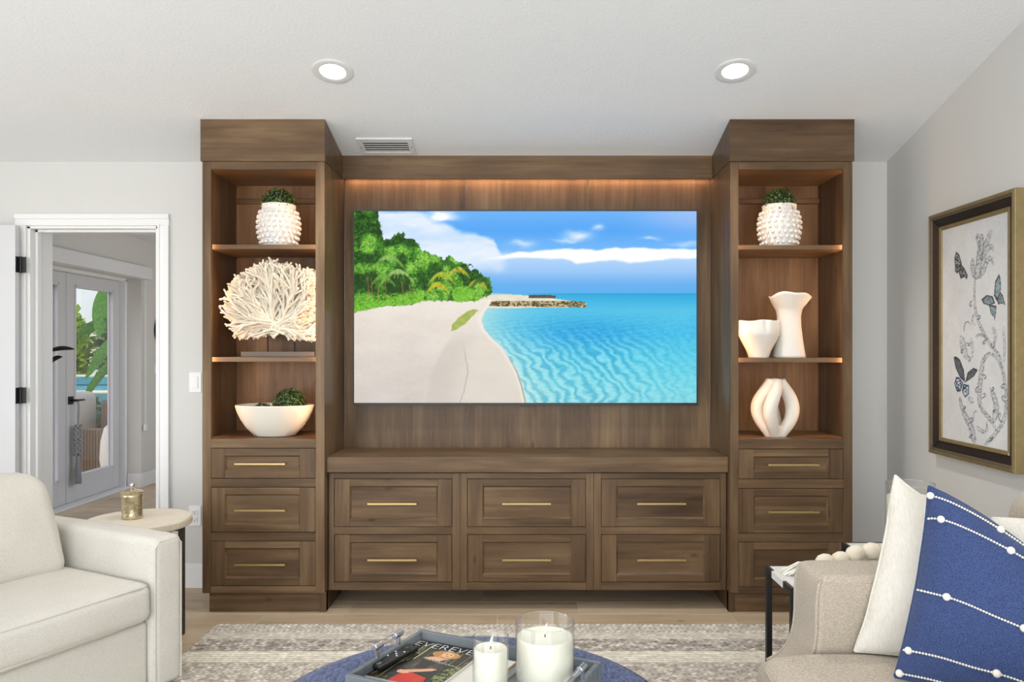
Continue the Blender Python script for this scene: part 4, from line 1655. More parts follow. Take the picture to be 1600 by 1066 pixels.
c_low = mixc(np.ones(X_.shape + (3,)) * col(164, 155, 144), col(228, 220, 207), rnd)
cl_ = c_mix
for (a, b, cc_) in ((.115, .198, c_beige), (.198, .346, c_dark), (.346, .472, c_cream), (.472, .75, c_low), (.75, .97, c_beige)):
    cl_ = np.where(((cyc >= a) & (cyc < b))[..., None], cc_, cl_)
cl_ = cl_ * (.86 + .28 * rnd2)[..., None]
gap = (np.sin(PI * fr_) < .35)
cl_ = np.where((gap & (cyc > .346) & (cyc < .472))[..., None], cl_ * .80, cl_)
cl_ = np.where((((knot < .30) & ~plain_rows))[..., None], cl_ * np.array([.80, .78, .77]), cl_)
rg = thing('area_rug', 'striped grey and cream braided wool area rug on the floor', 'rug', (0, 2.6, 0))
M['rug'] = printed('braided_wool', .95, spec=.1, bump=.3)
grid_mesh('pile', np.stack([X_, Y_, .008 + Hh], -1), M['rug'], cl_, rg)
MB().box(RX0, RX1, RY0, RY1, .0005, .008).build('backing', plain('rug_backing', rgb(176, 166, 152), .95), rg)
m = MB()
for j in range(16):
    px = RX0 + .004
    yy = 3.0 + j * .05
    m.tube([(px + .01, yy, .012), (px - .004, yy + .004, .010), (px - .010, yy + .01, .004)], .0016, 5)
m.build('edge_threads', M['pom'], rg)

# ------------------------------------------------------------------ ottoman
ox, oy, oz, orad = -.155, 1.935, .46, .535
ot = thing('round_ottoman', 'round navy denim ottoman in front of the media wall', 'ottoman', (ox, oy, .02))
m = MB()
m.lathe([(.49, .10), (.515, .105), (.53, .14), (orad, .2), (orad, .40), (.528, .435), (.512, .450), (.48, .457), (.3, .460), (.001, .4605)], (ox, oy, 0), 96)
m.build('upholstery', M['denim'], ot, smooth='all')
m = MB()
lp = [(ox + (orad - .008) * math.cos(2 * PI * j / 96), oy + (orad - .008) * math.sin(2 * PI * j / 96), .4385) for j in range(97)]
m.tube(lp, .0045, 6, caps=False)
m.build('piping', M['denim'], ot, smooth='all')
for a in (45, 135, 225, 315):
    lx, ly = ox + .40 * math.cos(R(a)), oy + .40 * math.sin(R(a))
    MB().lathe([(.022, .0165), (.03, .101)], (lx, ly, 0), 16).build('foot', M['iron'], ot, smooth=True)

# ------------------------------------------------------------------ tray and what it holds
TC = Vector((-.135, 2.041, oz + .0015))
TA = math.atan2(-.42, .908)
tl, tw, th = .577, .363, .055
tr = thing('serving_tray', 'grey washed wooden tray with clear bar handles on the ottoman', 'tray', TC, TA)
MB().box(-tl / 2 + .012, tl / 2 - .012, -tw / 2 + .012, tw / 2 - .012, 0, .011).build('tray_floor', M['tray'], tr, local=True)
wth = .014
for (a, b, c_, d) in ((-tl / 2, tl / 2, -tw / 2, -tw / 2 + wth), (-tl / 2, tl / 2, tw / 2 - wth, tw / 2), (-tl / 2, -tl / 2 + wth, -tw / 2 + wth, tw / 2 - wth), (tl / 2 - wth, tl / 2, -tw / 2 + wth, tw / 2 - wth)):
    MB().box(a, b, c_, d, 0, th).build('tray_side', M['tray'], tr, bevel=.002, local=True)
for sg in (-1, 1):
    hx = sg * (tl / 2 - wth / 2)
    m = MB()
    m.tube([(hx, -.032, th + .030), (hx, .032, th + .030)], .0075, 14)
    hb = m.build('handle', M['acrylic'], tr, smooth=True, local=True)
    for s2 in (-1, 1):
        m = MB()
        m.tube([(hx, s2 * .030, th + .030), (hx, s2 * .066, th + .030)], .0098, 18)
        m.build('end_cap', M['chrome'], hb, smooth=True, bevel=.0012, local=True)
        m = MB()
        m.tube([(hx, s2 * .052, th - .002), (hx, s2 * .052, th + .028)], .0062, 14, up=(1, 0, 0))
        m.build('post', M['chrome'], hb, smooth=True, local=True)

CT, ST = math.cos(TA), math.sin(TA)


def tray_pt(u, v, z):
    return Vector((TC.x + u * CT - v * ST, TC.y + u * ST + v * CT, z))


def text_mesh(body, size, name, mat, parent, origin, ang, z, extr=.0002, bold=0.0):
    cu = bpy.data.curves.new(name + '_curve', 'FONT')
    cu.body = body
    cu.size = size
    cu.extrude = extr
    cu.offset = bold
    tmp = bpy.data.objects.new(name + '_tmp', cu)
    C.objects.link(tmp)
    dg = bpy.context.evaluated_depsgraph_get()
    me = bpy.data.meshes.new_from_object(tmp.evaluated_get(dg))
    bpy.data.objects.remove(tmp)
    bpy.data.curves.remove(cu)
    me.materials.clear()
    me.materials.append(mat)
    me.name = name
    o = bpy.data.objects.new(name, me)
    C.objects.link(o)
    o.parent = parent
    o.location = (origin[0], origin[1], z)
    o.rotation_euler = (0, 0, ang)
    WORLD[o.name] = WORLD[parent.name]
    return o, me


# lower magazine, a white-edged one sticking out to the right
zb = TC.z + .0112
MWd, MHt = .213, .275
lm_c = tray_pt(-.045, .018, zb)
lm = thing('magazine', 'pale magazine lying underneath the dark fashion magazine in the tray', 'magazine', lm_c, TA + R(-2))
MB().box(-MWd / 2, MWd / 2, -MHt / 2, MHt / 2, 0, .012).build('pages', M['paper'], lm, bevel=.0006, seg=1, local=True)
gu, gv = np.meshgrid(np.linspace(0, 1, 40), np.linspace(0, 1, 50))
ci = np.ones(gu.shape + (3,)) * col(226, 222, 214)
ci = np.where(((gu > .90) & (gu < .955))[..., None], np.ones_like(ci) * col(122, 92, 66), ci)
ci = np.where((gu > .965)[..., None], mixc(np.ones_like(ci) * col(150, 156, 158), col(90, 94, 90), fbm(gu * 14, gv * 20, 7)), ci)
grid_mesh('cover', np.stack([(gu - .5) * MWd, (gv - .5) * MHt, np.full(gu.shape, .0124)], -1), M['print'], ci, lm, local=True)

# top magazine
zt_ = zb + .0128
um_c = tray_pt(-.167, .022, zt_)
um = thing('magazine', 'dark glossy fashion magazine titled EVEREVE lying in the tray', 'magazine', um_c, TA)
MB().box(-MWd / 2, MWd / 2, -MHt / 2, MHt / 2, 0, .0075).build('pages', M['paper'], um, bevel=.0006, seg=1, local=True)
gu, gv = np.meshgrid(np.linspace(0, 1, 170), np.linspace(0, 1, 220))      # gv up the page
ci = np.ones(gu.shape + (3,)) * col(38, 36, 30)
wb = gu + .03 * (vnoise(gu * 0 + 1, gv * 4, 3) - .5)
for j in range(26):
    cx = RNG.uniform(.02, .98)
    wd_ = RNG.uniform(.0028, .0075)
    v0, v1 = sorted(RNG.uniform(0, 1, 2))
    v0, v1 = v0 * .5, .35 + v1 * .65
    a = np.exp(-((wb - cx - .04 * (gv - .5) * RNG.uniform(-1, 1)) / wd_) ** 2) * smooth(v0 - .05, v0 + .05, gv) * (1 - smooth(v1 - .05, v1 + .05, gv))
    cc_ = [col(170, 162, 96), col(206, 200, 150), col(120, 124, 66)][j % 3]
    ci = mixc(ci, cc_, a * .9)
gn = (fbm(gu * 30, gv * 30, 5) > .52) & (gu > .80 - .1 * (gv - .3)) & (gv < .55)
ci = np.where(gn[..., None], mixc(np.ones_like(ci) * col(66, 88, 40), col(170, 176, 120), fbm(gu * 60, gv * 60, 6)), ci)
# figure: dark dress, pale arm and shoulder, fair hair, red bag
dress = inpoly(gu, gv, [(.18, .08), (.16, .40), (.30, .56), (.62, .60), (.86, .52), (.80, .30), (.74, .06)])
ci = np.where(dress[..., None], mixc(np.ones_like(ci) * col(30, 28, 28), col(84, 80, 78), smooth(.5, .8, fbm(gu * 9, gv * 5, 8))), ci)
neck = inpoly(gu, gv, [(.36, .60), (.46, .66), (.60, .72), (.70, .68), (.62, .58)])
ci = np.where(neck[..., None], np.ones_like(ci) * col(222, 172, 134), ci)
hair = (((gu - .60) / .20) ** 2 + ((gv - .755) / .095) ** 2 < 1 + .5 * (fbm(gu * 12, gv * 12, 9) - .5))
ci = np.where(hair[..., None], mixc(np.ones_like(ci) * col(150, 98, 52), col(226, 178, 118), fbm(gu * 40, gv * 8, 10)), ci)
face = (((gu - .63) / .085) ** 2 + ((gv - .755) / .065) ** 2 < 1)
ci = np.where(face[..., None], np.ones_like(ci) * col(226, 178, 140), ci)
for (ex, ey, rw, rh, cc_) in ((.60, .768, .018, .008, col(70, 44, 34)), (.665, .768, .018, .008, col(70, 44, 34)), (.635, .722, .026, .008, col(176, 74, 66))):
    ci = np.where((((gu - ex) / rw) ** 2 + ((gv - ey) / rh) ** 2 < 1)[..., None], np.ones_like(ci) * cc_, ci)
arm_ = inpoly(gu, gv, [(.28, .24), (.36, .27), (.66, .40), (.74, .40), (.70, .35), (.40, .21), (.30, .19)])
ci = np.where(arm_[..., None], np.ones_like(ci) * col(220, 166, 130), ci)
bag = inpoly(gu, gv, [(.34, .0), (.36, .20), (.46, .245), (.74, .19), (.80, .0)])
ci = np.where(bag[..., None], mixc(np.ones_like(ci) * col(190, 34, 30), col(216, 60, 48), fbm(gu * 6, gv * 6, 12)), ci)
hand = inpoly(gu, gv, [(.30, .19), (.30, .26), (.42, .27), (.46, .22), (.40, .19)])
ci = np.where(hand[..., None], np.ones_like(ci) * col(224, 172, 136), ci)
# faint white script across the middle and at the left
for (u0, u1, v0, sl_) in ((.42, .90, .585, -.05), (.05, .24, .66, .02)):
    wv_ = v0 + sl_ * (gu - u0) / (u1 - u0) + .010 * np.sin(gu * 150) * np.cos(gu * 37) + .006 * np.sin(gu * 310)
    a = np.exp(-((gv - wv_) / .0045) ** 2) * (gu > u0) * (gu < u1)
    ci = mixc(ci, col(240, 238, 232), a * .95)
cover = grid_mesh('cover', np.stack([(gu - .5) * MWd, (gv - .5) * MHt, np.full(gu.shape, .0079)], -1), M['print'], ci, um, local=True)
tt, me = text_mesh('EVEREVE', .044, 'title', plain('white_print', rgb(238, 238, 236), .5), um, (0, 0), 0, .0082, .0001, -.0011)
co = np.empty(len(me.vertices) * 3)
me.vertices.foreach_get('co', co)
co = co.reshape(-1, 3)
w_ = co[:, 0].max() - co[:, 0].min()
tt.scale = (.190 / w_, 1.12, 1)
tt.location = (-.104 - co[:, 0].min() * .190 / w_, MHt / 2 - .041, .0082)

# remote control lying over the magazine's edge
rc_c = tray_pt(-.258, .000, zt_ + .0083)
rm_ = thing('remote_control', 'slim black remote control lying on the dark magazine in the tray', 'remote', rc_c, TA + R(90) + R(-6))
m = MB()
m.rbox((0, 0, .008), (.165, .040, .015), .006, 2, 3)
m.build('body', M['tv_black'], rm_, smooth='all', local=True)
m = MB()
m.lathe([(.0135, .0154), (.0135, .0168), (.007, .0168), (.006, .0160)], (.050, 0, 0), 24)
m.build('dial', M['black'], rm_, smooth=True, local=True)
for i in range(5):
    for j in range(3):
        MB().lathe([(.0026, .0152), (.0026, .0166)], (.028 - i * .011, (j - 1) * .011, 0), 10).build('button', M['iron'] if (i + j) % 3 else M['white_plastic'], rm_, local=True)
m = MB()
for yy in (-.006, 0):
    m.box(-.074, -.060, yy - .0012, yy + .0012, .0153, .0158)
m.build('mark', M['chrome'], rm_, local=True)


def candle(label, c, r, h, wax_h, group=None, nm='glass_candle', wt=.0025):
    t = thing(nm, label, 'candle', c, group=group)
    m = MB()
    m.lathe([(r * .9, 0), (r, .003), (r, h - .002), (r - wt * .5, h), (r - wt, h - .002), (r - wt, .006), (.001, .006)], c, 56)
    m.build('glass', M['glass'], t, smooth=True)
    m = MB()
    rim = [(c[0] + (r - wt * .5) * math.cos(2 * PI * j / 56), c[1] + (r - wt * .5) * math.sin(2 * PI * j / 56), c[2] + h - .001) for j in range(57)]
    m.tube(rim, wt * .55, 6, caps=False)
    m.build('rim', M['glass_rim'], t, smooth='all')
    m = MB()
    rw = r - wt - .0015
    m.lathe([(rw - .003, .0065), (rw, .009), (rw, wax_h - .004), (rw - .003, wax_h), (rw * .9, wax_h - .001), (rw * .3, wax_h - .004), (.001, wax_h - .0045)], c, 48)
    wx_ = m.build('wax', M['wax'], t, smooth='all')
    m = MB()
    m.tube([(c[0], c[1], c[2] + wax_h - .006), (c[0] + .0005, c[1], c[2] + wax_h + .006)], .0016, 8)
    m.build('wick_stub', M['wick_tip'], wx_)
    m = MB()
    z0 = c[2] + wax_h + .004
    m.tube([(c[0] + .0005, c[1], z0), (c[0] + .001, c[1], z0 + .008), (c[0] + .003, c[1], z0 + .018), (c[0] + .006, c[1], z0 + .028)], [.002, .0042, .0032, .0006], 8)
    m.build('wick', M['wick'], wx_, smooth='all')
    return t


M['glass_rim'] = thin_glass('glass_rim', .22)
zc_ = TC.z + .0114
candle('large ivory candle in a wide glass cylinder on the grey tray', (xt(851.5, 2.0), 2.0, zc_), .0775, .655 - zc_, .618 - zc_, 'candles on the tray')
candle('small ivory candle in a glass cylinder on the grey tray', (xt(766.5, 1.93), 1.93, zc_), .0458, .643 - zc_, .614 - zc_, 'candles on the tray')

# ------------------------------------------------------------------ right armchair (oatmeal)
rcH = thing('armchair', 'oatmeal heather armchair with sloped arms on the right, holding pillows', 'armchair', (1.2, 1.95, 0))
front = [(.878, .682), (.868, .66), (.864, .625), (.862, .58), (.862, .53), (.858, .48), (.846, .435), (.822, .395), (.785, .370), (.745, .352), (.735, .30), (.735, .06)]
side = [(1.62, .06), (1.62, .66), (1.40, .674), (1.20, .683), (1.02, .688), (.90, .688)]


def rounded_outline(pts, it=2):
    for _ in range(it):
        out = []
        n_ = len(pts)
        for i in range(n_):
            a, b = Vector(pts[i]), Vector(pts[(i + 1) % n_])
            if (b - a).length < .12:
                out += [tuple(a * .75 + b * .25), tuple(a * .25 + b * .75)]
            else:
                d = (b - a).normalized() * .02
                out += [tuple(a + d), tuple(b - d)]
        pts = out
    return pts


outl = rounded_outline(front + side, 2)


def arm_piece(y0, y1, nm='arm'):
    m = MB()
    m.prism(outl, y0, y1)
    o = m.build(nm, M['oat_fabric'], rcH, smooth='all', bevel=.028, seg=5)
    return o


fcurve = [Vector((a, 0, b)) for (a, b) in rounded_outline(front, 2) if b > .36 and a < .94]
arm_f = arm_piece(2.285, 2.482)
arm_n = arm_piece(1.25, 1.44)
for (yy, par) in ((2.293, arm_f), (2.474, arm_f), (1.432, arm_n)):
    pts = [(p.x + .003, yy, p.z - .001) for p in sorted(fcurve, key=lambda q: -q.z)]
    MB().tube(pts, .0058, 8).build('piping', M['oat_fabric'], par, smooth='all')
m = MB()
m.rbox((1.13, 1.865, .19), (.80, .86, .24), .02, 6, 3)
m.build('base', M['oat_fabric'], rcH, smooth='all')


def seatdef(p):
    q = Vector(p)
    q.z -= .018 * max(0, (.86 - q.x) / .17) ** 2
    return wob(q, .003, 6, 2)


m = MB()
m.rbox((1.075, 1.865, .395), (.775, .825, .155), .045, 8, 5, (.02, .01, .014), deform=seatdef)
sc2 = m.build('seat_cushion', M['oat_fabric'], rcH, smooth='all')
m = MB()
m.tube([seatdef((.98, 2.272, .455)), seatdef((.76, 2.268, .456)), seatdef((.712, 2.255, .455)), seatdef((.69, 2.22, .453)), seatdef((.677, 1.95, .452)), seatdef((.69, 1.50, .453))], .0042, 6)
m.build('piping', M['oat_fabric'], sc2, smooth='all')
m = MB()
m.rbox((1.555, 1.855, .60), (.20, 1.15, .76), .095, 6, 6, (.02, 0, .0), deform=lambda p: Vector((p[0] + .10 * (p[2] - .6), p[1], p[2] - .045 * abs((p[1] - 1.855) / .575) ** 3 * (1 if p[2] > .6 else 0))))
m.build('backrest', M['oat_fabric'], rcH, smooth='all')
for (fx, fy) in ((.80, 2.38), (.80, 1.34), (1.55, 2.38), (1.55, 1.34)):
    MB().lathe([(.018, .0165), (.026, .062)], (fx, fy, 0), 14).build('foot', M['iron'], rcH, smooth=True)


# ------------------------------------------------------------------ pillows
class Pillow:
    def __init__(s, TL, TR, BL, BR, thick, pinch=.05, p=2.4, nz=.006, sd=0, lift=0.0):
        s.TL, s.TR, s.BL, s.BR = map(Vector, (TL, TR, BL, BR))
        nrm = (s.TR - s.BL).cross(s.TL - s.BR)
        s.n = -nrm.normalized()
        if s.n.y > 0:
            s.n = -s.n
        s.th, s.pinch, s.p, s.nz, s.sd, s.lift = thick, pinch, p, nz, sd, lift

    def pt(s, u, v, side):
        """u: -1 left .. 1 right, v: -1 bottom .. 1 top, side 1 faces the room"""
        uu = u * (1 - s.pinch * (1 - v * v)) if True else u
        vv = v * (1 - s.pinch * (1 - u * u)) + (s.lift * (1 - u * u) if v > 0 else 0)
        a, b = (uu + 1) / 2, (vv + 1) / 2
        q = (s.BL * (1 - a) + s.BR * a) * (1 - b) + (s.TL * (1 - a) + s.TR * a) * b
        t = max(0, (1 - abs(u) ** s.p) * (1 - abs(v) ** s.p)) ** .55
        q = q + s.n * (s.th * t * side)
        e = max(abs(u), abs(v))
        q = q + mnoise.noise_vector(q * 9 + Vector((s.sd, 0, 0))) * s.nz * (.4 + .6 * e * (1 - max(0, e - .9) * 5)) * (1 if e < .999 else .4)
        return q

    def build(s, root, mat, nm='cover', n=34):
        m = MB()
        ts = [math.sin(PI / 2 * (-1 + 2 * i / n)) for i in range(n + 1)]
        for side in (1, -1):
            vs = [s.pt(u, v, side) for v in ts for u in ts]
            fs = []
            for i in range(n):
                for j in range(n):
                    q = (i * (n + 1) + j, i * (n + 1) + j + 1, (i + 1) * (n + 1) + j + 1, (i + 1) * (n + 1) + j)
                    fs.append(q if side > 0 else q[::-1])
            m.add(vs, fs)
        o = m.build(nm, mat, root, smooth='all')
        # seam round the edge
        w = MB()
        ring = [s.pt(t_, -1, 1) for t_ in ts] + [s.pt(1, t_, 1) for t_ in ts[1:]] + [s.pt(-t_, 1, 1) for t_ in ts[1:]] + [s.pt(-1, -t_, 1) for t_ in ts[1:]]
        w.tube(ring, .004, 6, caps=False)
        w.build('seam', mat, root, smooth='all')
        return o


pw_root = thing('throw_pillow', 'ivory crinkled cotton throw pillow between the blue pillow and the chair arm', 'pillow', (1.15, 2.22, .47))
pw = Pillow((1.105, 2.30, .985), (1.335, 2.15, .815), (.965, 2.255, .478), (1.36, 2.06, .478), .080, pinch=.05, p=2.2, nz=.012, sd=4)
pw.build(pw_root, M['white_fabric'])

pb_root = thing('throw_pillow', 'royal blue woven throw pillow with ivory corded lines and pompoms', 'pillow', (1.28, 1.98, .47))
pb = Pillow((1.095, 2.09, .990), (1.52, 1.93, .655), (.975, 2.035, .495), (1.40, 1.73, .470), .095, pinch=.045, p=2.6, nz=.006, sd=9, lift=.17)
pbc = pb.build(pb_root, M['blue_fabric'])


def cord_line(v, us):
    """stitched ivory cord lying on the front of the blue pillow, with pompoms at us"""
    m = MB()
    n_ = 74
    for i in range(n_):
        u = -0.995 + 1.97 * i / n_
        p0, p1 = pb.pt(u, v, 1), pb.pt(min(1, u + .019), v, 1)
        d = pb.n * .0025
        m.tube([p0 + d, (p0 + p1) / 2 + d * 1.5, p1 + d], [.0018, .0034, .0018], 6)
    o = m.build('corded_line', M['pom'], pb_root, smooth='all')
    for u in us:
        q = pb.pt(u, v, 1) + pb.n * .005
        k_ = MB()
        k_.sphere(q, .0098, 10, 8)
        k_.build('pompom', M['pom'], o, smooth='all')


for v, us in ((.90, (-.985, -.30, .42)), (.66, (-.88, -.22, .5)), (-.08, (-.74, -.05, .6)), (-.72, (-.95, -.2, .5)), (-.96, (-.97, -.3, .4))):
    cord_line(v, us)

pc_root = thing('throw_pillow', 'ivory throw pillow against the chair back at the right picture edge', 'pillow', (1.45, 2.05, .47))
pc = Pillow((1.335, 2.20, .880), (1.62, 1.86, .95), (1.30, 2.14, .50), (1.50, 1.76, .50), .06, pinch=.04, p=2.2, nz=.008, sd=14)
pc.build(pc_root, M['white_fabric'])

# ------------------------------------------------------------------ nesting tables beyond the chair
def nest_table(label, x0, x1, y0, y1, z):
    t = thing('nesting_table', label, 'table', ((x0 + x1) / 2, (y0 + y1) / 2, 0), group='nesting tables')
    MB().box(x0 + .012, x1 - .012, y0 + .012, y1 - .012, z - .010, z).build('top', M['marble'], t, bevel=.001)
    fw = .022
    for (a, b, c_, d) in ((x0, x1, y0, y0 + .012), (x0, x1, y1 - .012, y1), (x0, x0 + .012, y0 + .012, y1 - .012), (x1 - .012, x1, y0 + .012, y1 - .012)):
        MB().box(a, b, c_, d, z - fw, z + .0008).build('apron', M['black'], t, bevel=.0008, seg=1)
    # pale inlaid blocks along the black edge
    a, b = y0 + (y1 - y0) * .30, y0 + (y1 - y0) * .72
    MB().box(x0 - .0012, x0 + .010, a, b, z - fw - .0005, z + .0016).build('inlay', M['bone'], t)
    a, b = x0 + (x1 - x0) * .30, x0 + (x1 - x0) * .72
    MB().box(a, b, y0 - .0012, y0 + .010, z - fw - .0005, z + .0016).build('inlay', M['bone'], t)
    L_ = .020
    for (lx, ly) in ((x0, y0), (x1 - L_, y0), (x0, y1 - L_), (x1 - L_, y1 - L_)):
        MB().box(lx, lx + L_, ly, ly + L_, .0165, z - fw).build('leg', M['black'], t, bevel=.001, seg=1)
    return t


nest_table('lower black metal nesting table with marble top, nearest the rug', .866, 1.19, 2.515, 2.790, .58)
nest_table('taller black metal nesting table with marble top behind the oatmeal armchair', 1.214, 1.72, 2.56, 2.965, .62)
candle('ivory candle in a tall glass hurricane on the taller nesting table', (1.418, 2.84, .6212), .0845, .25, .20, nm='hurricane_candle')

# chunky bead garland spilling from the taller to the lower table
bg = thing('bead_garland', 'whitewashed chunky wooden bead garland with tassel draped over the nesting tables', 'garland', (1.2, 2.75, .6))
path = [Vector(q) for q in ((1.345, 2.715, .652), (1.283, 2.720, .652), (1.222, 2.722, .650), (1.165, 2.722, .640), (1.112, 2.722, .618), (1.055, 2.715, .612))]
bead_prof = [(.008, -.031), (.017, -.029), (.026, -.018), (.030, 0), (.026, .018), (.017, .029), (.008, .031)]
prev = None
for i in range(len(path)):
    a = path[max(0, i - 1)]
    b = path[min(len(path) - 1, i + 1)]
    d = (b - a).normalized()
    rot = Vector((0, 0, 1)).rotation_difference(d).to_matrix()
    m = MB()
    m.lathe(bead_prof, (0, 0, 0), 20)
    m.v = [tuple(path[i] + rot @ Vector(q)) for q in m.v]
    m.build('bead', M['bead_raw'] if i == 0 else M['bead'], bg, smooth='all')
up_ = [Vector(q) for q in ((1.375, 2.72, .668), (1.392, 2.735, .70), (1.402, 2.738, .735))]
for i, q in enumerate(up_):
    m = MB()
    m.sphere(q, .017, 12, 8, 1.15)
    m.build('bead', M['bead_raw'], bg, smooth='all')
MB().tube([up_[2], up_[1], up_[0]] + path + [Vector((1.01, 2.70, .595)), Vector((.985, 2.69, .592))], .003, 6).build('string', M['pom'], bg, smooth='all')
m = MB()
rt = random.Random(8)
for j in range(46):
    a = rt.uniform(-.55, .55)
    L_ = rt.uniform(.075, .115)
    z0 = .586 + rt.uniform(0, .020)
    p0 = Vector((1.0, 2.693, z0 + .006))
    p1 = p0 + Vector((-L_ * .5 * math.cos(a), L_ * .5 * math.sin(a) * .6 - .01, .010 * rt.random()))
    p2 = p0 + Vector((-L_ * math.cos(a), L_ * math.sin(a) * .8 - .012, -(z0 + .006 - .5835) + .004 * rt.random()))
    m.tube([p0, p1, p2], .0024, 5)
m.build('tassel', M['pom'], bg, smooth='all')

# ------------------------------------------------------------------ framed botanical print on the right wall
FY0, FY1, FZ0, FZ1 = 3.180, 3.868, .848, 2.036
pf = thing('framed_print', 'gold and black framed print of butterflies and scrolling flower on right wall', 'picture', (XR, (FY0 + FY1) / 2, FZ0))


def ring_pieces(name, mat, o0, o1, d0, d1, bev=.002):
    """four mitred mouldings between insets o0 and o1; d0, d1 stand-off from the wall at outer and inner edge"""
    def rect(o):
        return [(FY0 + o, FZ0 + o), (FY1 - o, FZ0 + o), (FY1 - o, FZ1 - o), (FY0 + o, FZ1 - o)]
    A, B = rect(o0), rect(o1)
    for i in range(4):
        j = (i + 1) % 4
        vs = []
        for (q, d) in ((A[i], d0), (A[j], d0), (B[j], d1), (B[i], d1)):
            vs.append((XR - d, q[0], q[1]))
        for q in (A[i], A[j], B[j], B[i]):
            vs.append((XR - .001, q[0], q[1]))
        MB().add(vs, [(0, 1, 2, 3), (7, 6, 5, 4), (0, 4, 5, 1), (1, 5, 6, 2), (2, 6, 7, 3), (3, 7, 4, 0)]).build(name, mat, pf, bevel=bev, seg=1)


ring_pieces('outer_moulding', M['gold'], 0, .016, .046, .050)
ring_pieces('bronze_moulding', M['frame_brown'], .016, .030, .050, .044)
ring_pieces('black_moulding', M['frame_black'], .030, .066, .042, .024)
ring_pieces('inner_moulding', M['gold'], .066, .084, .030, .026)
cin = .082
ny, nz_ = 170, 400
gy_, gz_ = np.meshgrid(np.linspace(FY1 - cin, FY0 + cin, ny), np.linspace(FZ0 + cin, FZ1 - cin, nz_))
xc = XR - .020
qx = VX + xc * F / gy_
qy = VY - (gz_ - EYE) * F / gy_
ci = mixc(np.ones(qx.shape + (3,)) * col(206, 206, 208), col(226, 226, 226), fbm(gy_ * 9, gz_ * 7, 2))
ci = ci + (fbm(gy_ * 120, gz_ * 120, 4)[..., None] - .5) * .05


def strokes(img_, pts, w0, w1, c_, a=.8, tex=0):
    pts = [np.array(p, float) for p in pts]
    # smooth the polyline
    for _ in range(2):
        o = [pts[0]]
        for i in range(len(pts) - 1):
            o += [pts[i] * .75 + pts[i + 1] * .25, pts[i] * .25 + pts[i + 1] * .75]
        pts = o + [pts[-1]]
    best = np.full(qx.shape, 1e9)
    tt_ = np.zeros(qx.shape)
    for i in range(len(pts) - 1):
        ax_, ay_ = pts[i]
        bx_, by_ = pts[i + 1]
        dx, dy = (bx_ - ax_) * 1.55, by_ - ay_
        rx, ry = (qx - ax_) * 1.55, qy - ay_
        t_ = np.clip((rx * dx + ry * dy) / (dx * dx + dy * dy + 1e-9), 0, 1)
        d = np.hypot(rx - t_ * dx, ry - t_ * dy)
        mk = d < best
        best = np.where(mk, d, best)
        tt_ = np.where(mk, (i + t_) / (len(pts) - 1), tt_)
    w = (w0 + (w1 - w0) * tt_) * (.25 + .75 * np.sin(PI * np.clip(tt_ * .94 + .03, 0, 1)) ** .5)
    w = w * (.75 + .5 * fbm(qx / 2.2, qy / 3.0, 31 + tex, 2))
    body = smooth(1.1, .8, best / w)
    edge = np.exp(-((best / w - .9) / .20) ** 2)
    n_ = fbm(qx / .9, qy / 1.3, 17 + tex, 3)
    if max(w0, w1) > 1.8:
        al = np.clip(edge * (.25 + .9 * smooth(.40, .60, n_)) + body * (.10 + .85 * smooth(.52, .64, n_)), 0, 1)
    else:
        al = body
    return mixc(img_, c_, al * a)


INK, INK2 = col(74, 80, 88), col(98, 105, 114)
ci = strokes(ci, [(1524, 434), (1522, 462), (1524, 490), (1534, 516), (1548, 540), (1562, 556)], 2.4, 3.4, INK2, .9)
ci = strokes(ci, [(1562, 556), (1569, 590), (1573, 625), (1571, 652), (1558, 676), (1540, 694)], 3.2, 4.2, INK2, .85, 1)
ci = strokes(ci, [(1546, 552), (1536, 562), (1533, 585), (1530, 610), (1531, 634)], 3.5, 6, INK2, .85, 2)
ci = strokes(ci, [(1546, 552), (1558, 558), (1566, 580)], 2.6, 2.6, INK2, .8, 3)
ci = strokes(ci, [(1531, 636), (1540, 648), (1552, 660), (1555, 672)], 4, 3, INK2, .8, 4)
ci = strokes(ci, [(1548, 608), (1554, 622), (1558, 640), (1553, 656)], 4, 8, INK2, .75, 5)
ci = strokes(ci, [(1500, 622), (1503, 640), (1512, 656), (1520, 674), (1522, 690)], 3, 7, INK2, .8, 6)
ci = strokes(ci, [(1527, 668), (1536, 676), (1543, 672), (1542, 660)], 3.5, 2, INK2, .75, 7)
ci = strokes(ci, [(1520, 660), (1521, 645), (1526, 642)], 2.2, 1.2, INK2, .8, 8)
ci = strokes(ci, [(1502, 528), (1506, 545), (1510, 560)], 7, 6, INK2, .5, 9)
ci = strokes(ci, [(1517, 530), (1520, 545), (1518, 560)], 4, 2, INK2, .55, 10)
ci = strokes(ci, [(1524, 527), (1532, 522), (1541, 527)], 2.6, 1.6, INK, .8, 11)
ci = strokes(ci, [(1552, 512), (1556, 525), (1553, 538)], 4, 3, INK2, .6, 12)
ci = strokes(ci, [(1568, 512), (1570, 540), (1569, 566)], 3, 3, INK2, .5, 13)
ci = strokes(ci, [(1521, 492), (1518, 504), (1524, 508)], 2, 1.2, INK2, .8, 14)
ci = strokes(ci, [(1506, 518), (1507, 505), (1513, 502), (1517, 508)], 1.2, .8, INK2, .8, 15)
ci = strokes(ci, [(1514, 622), (1520, 628)], 4, 4, INK2, .6, 16)
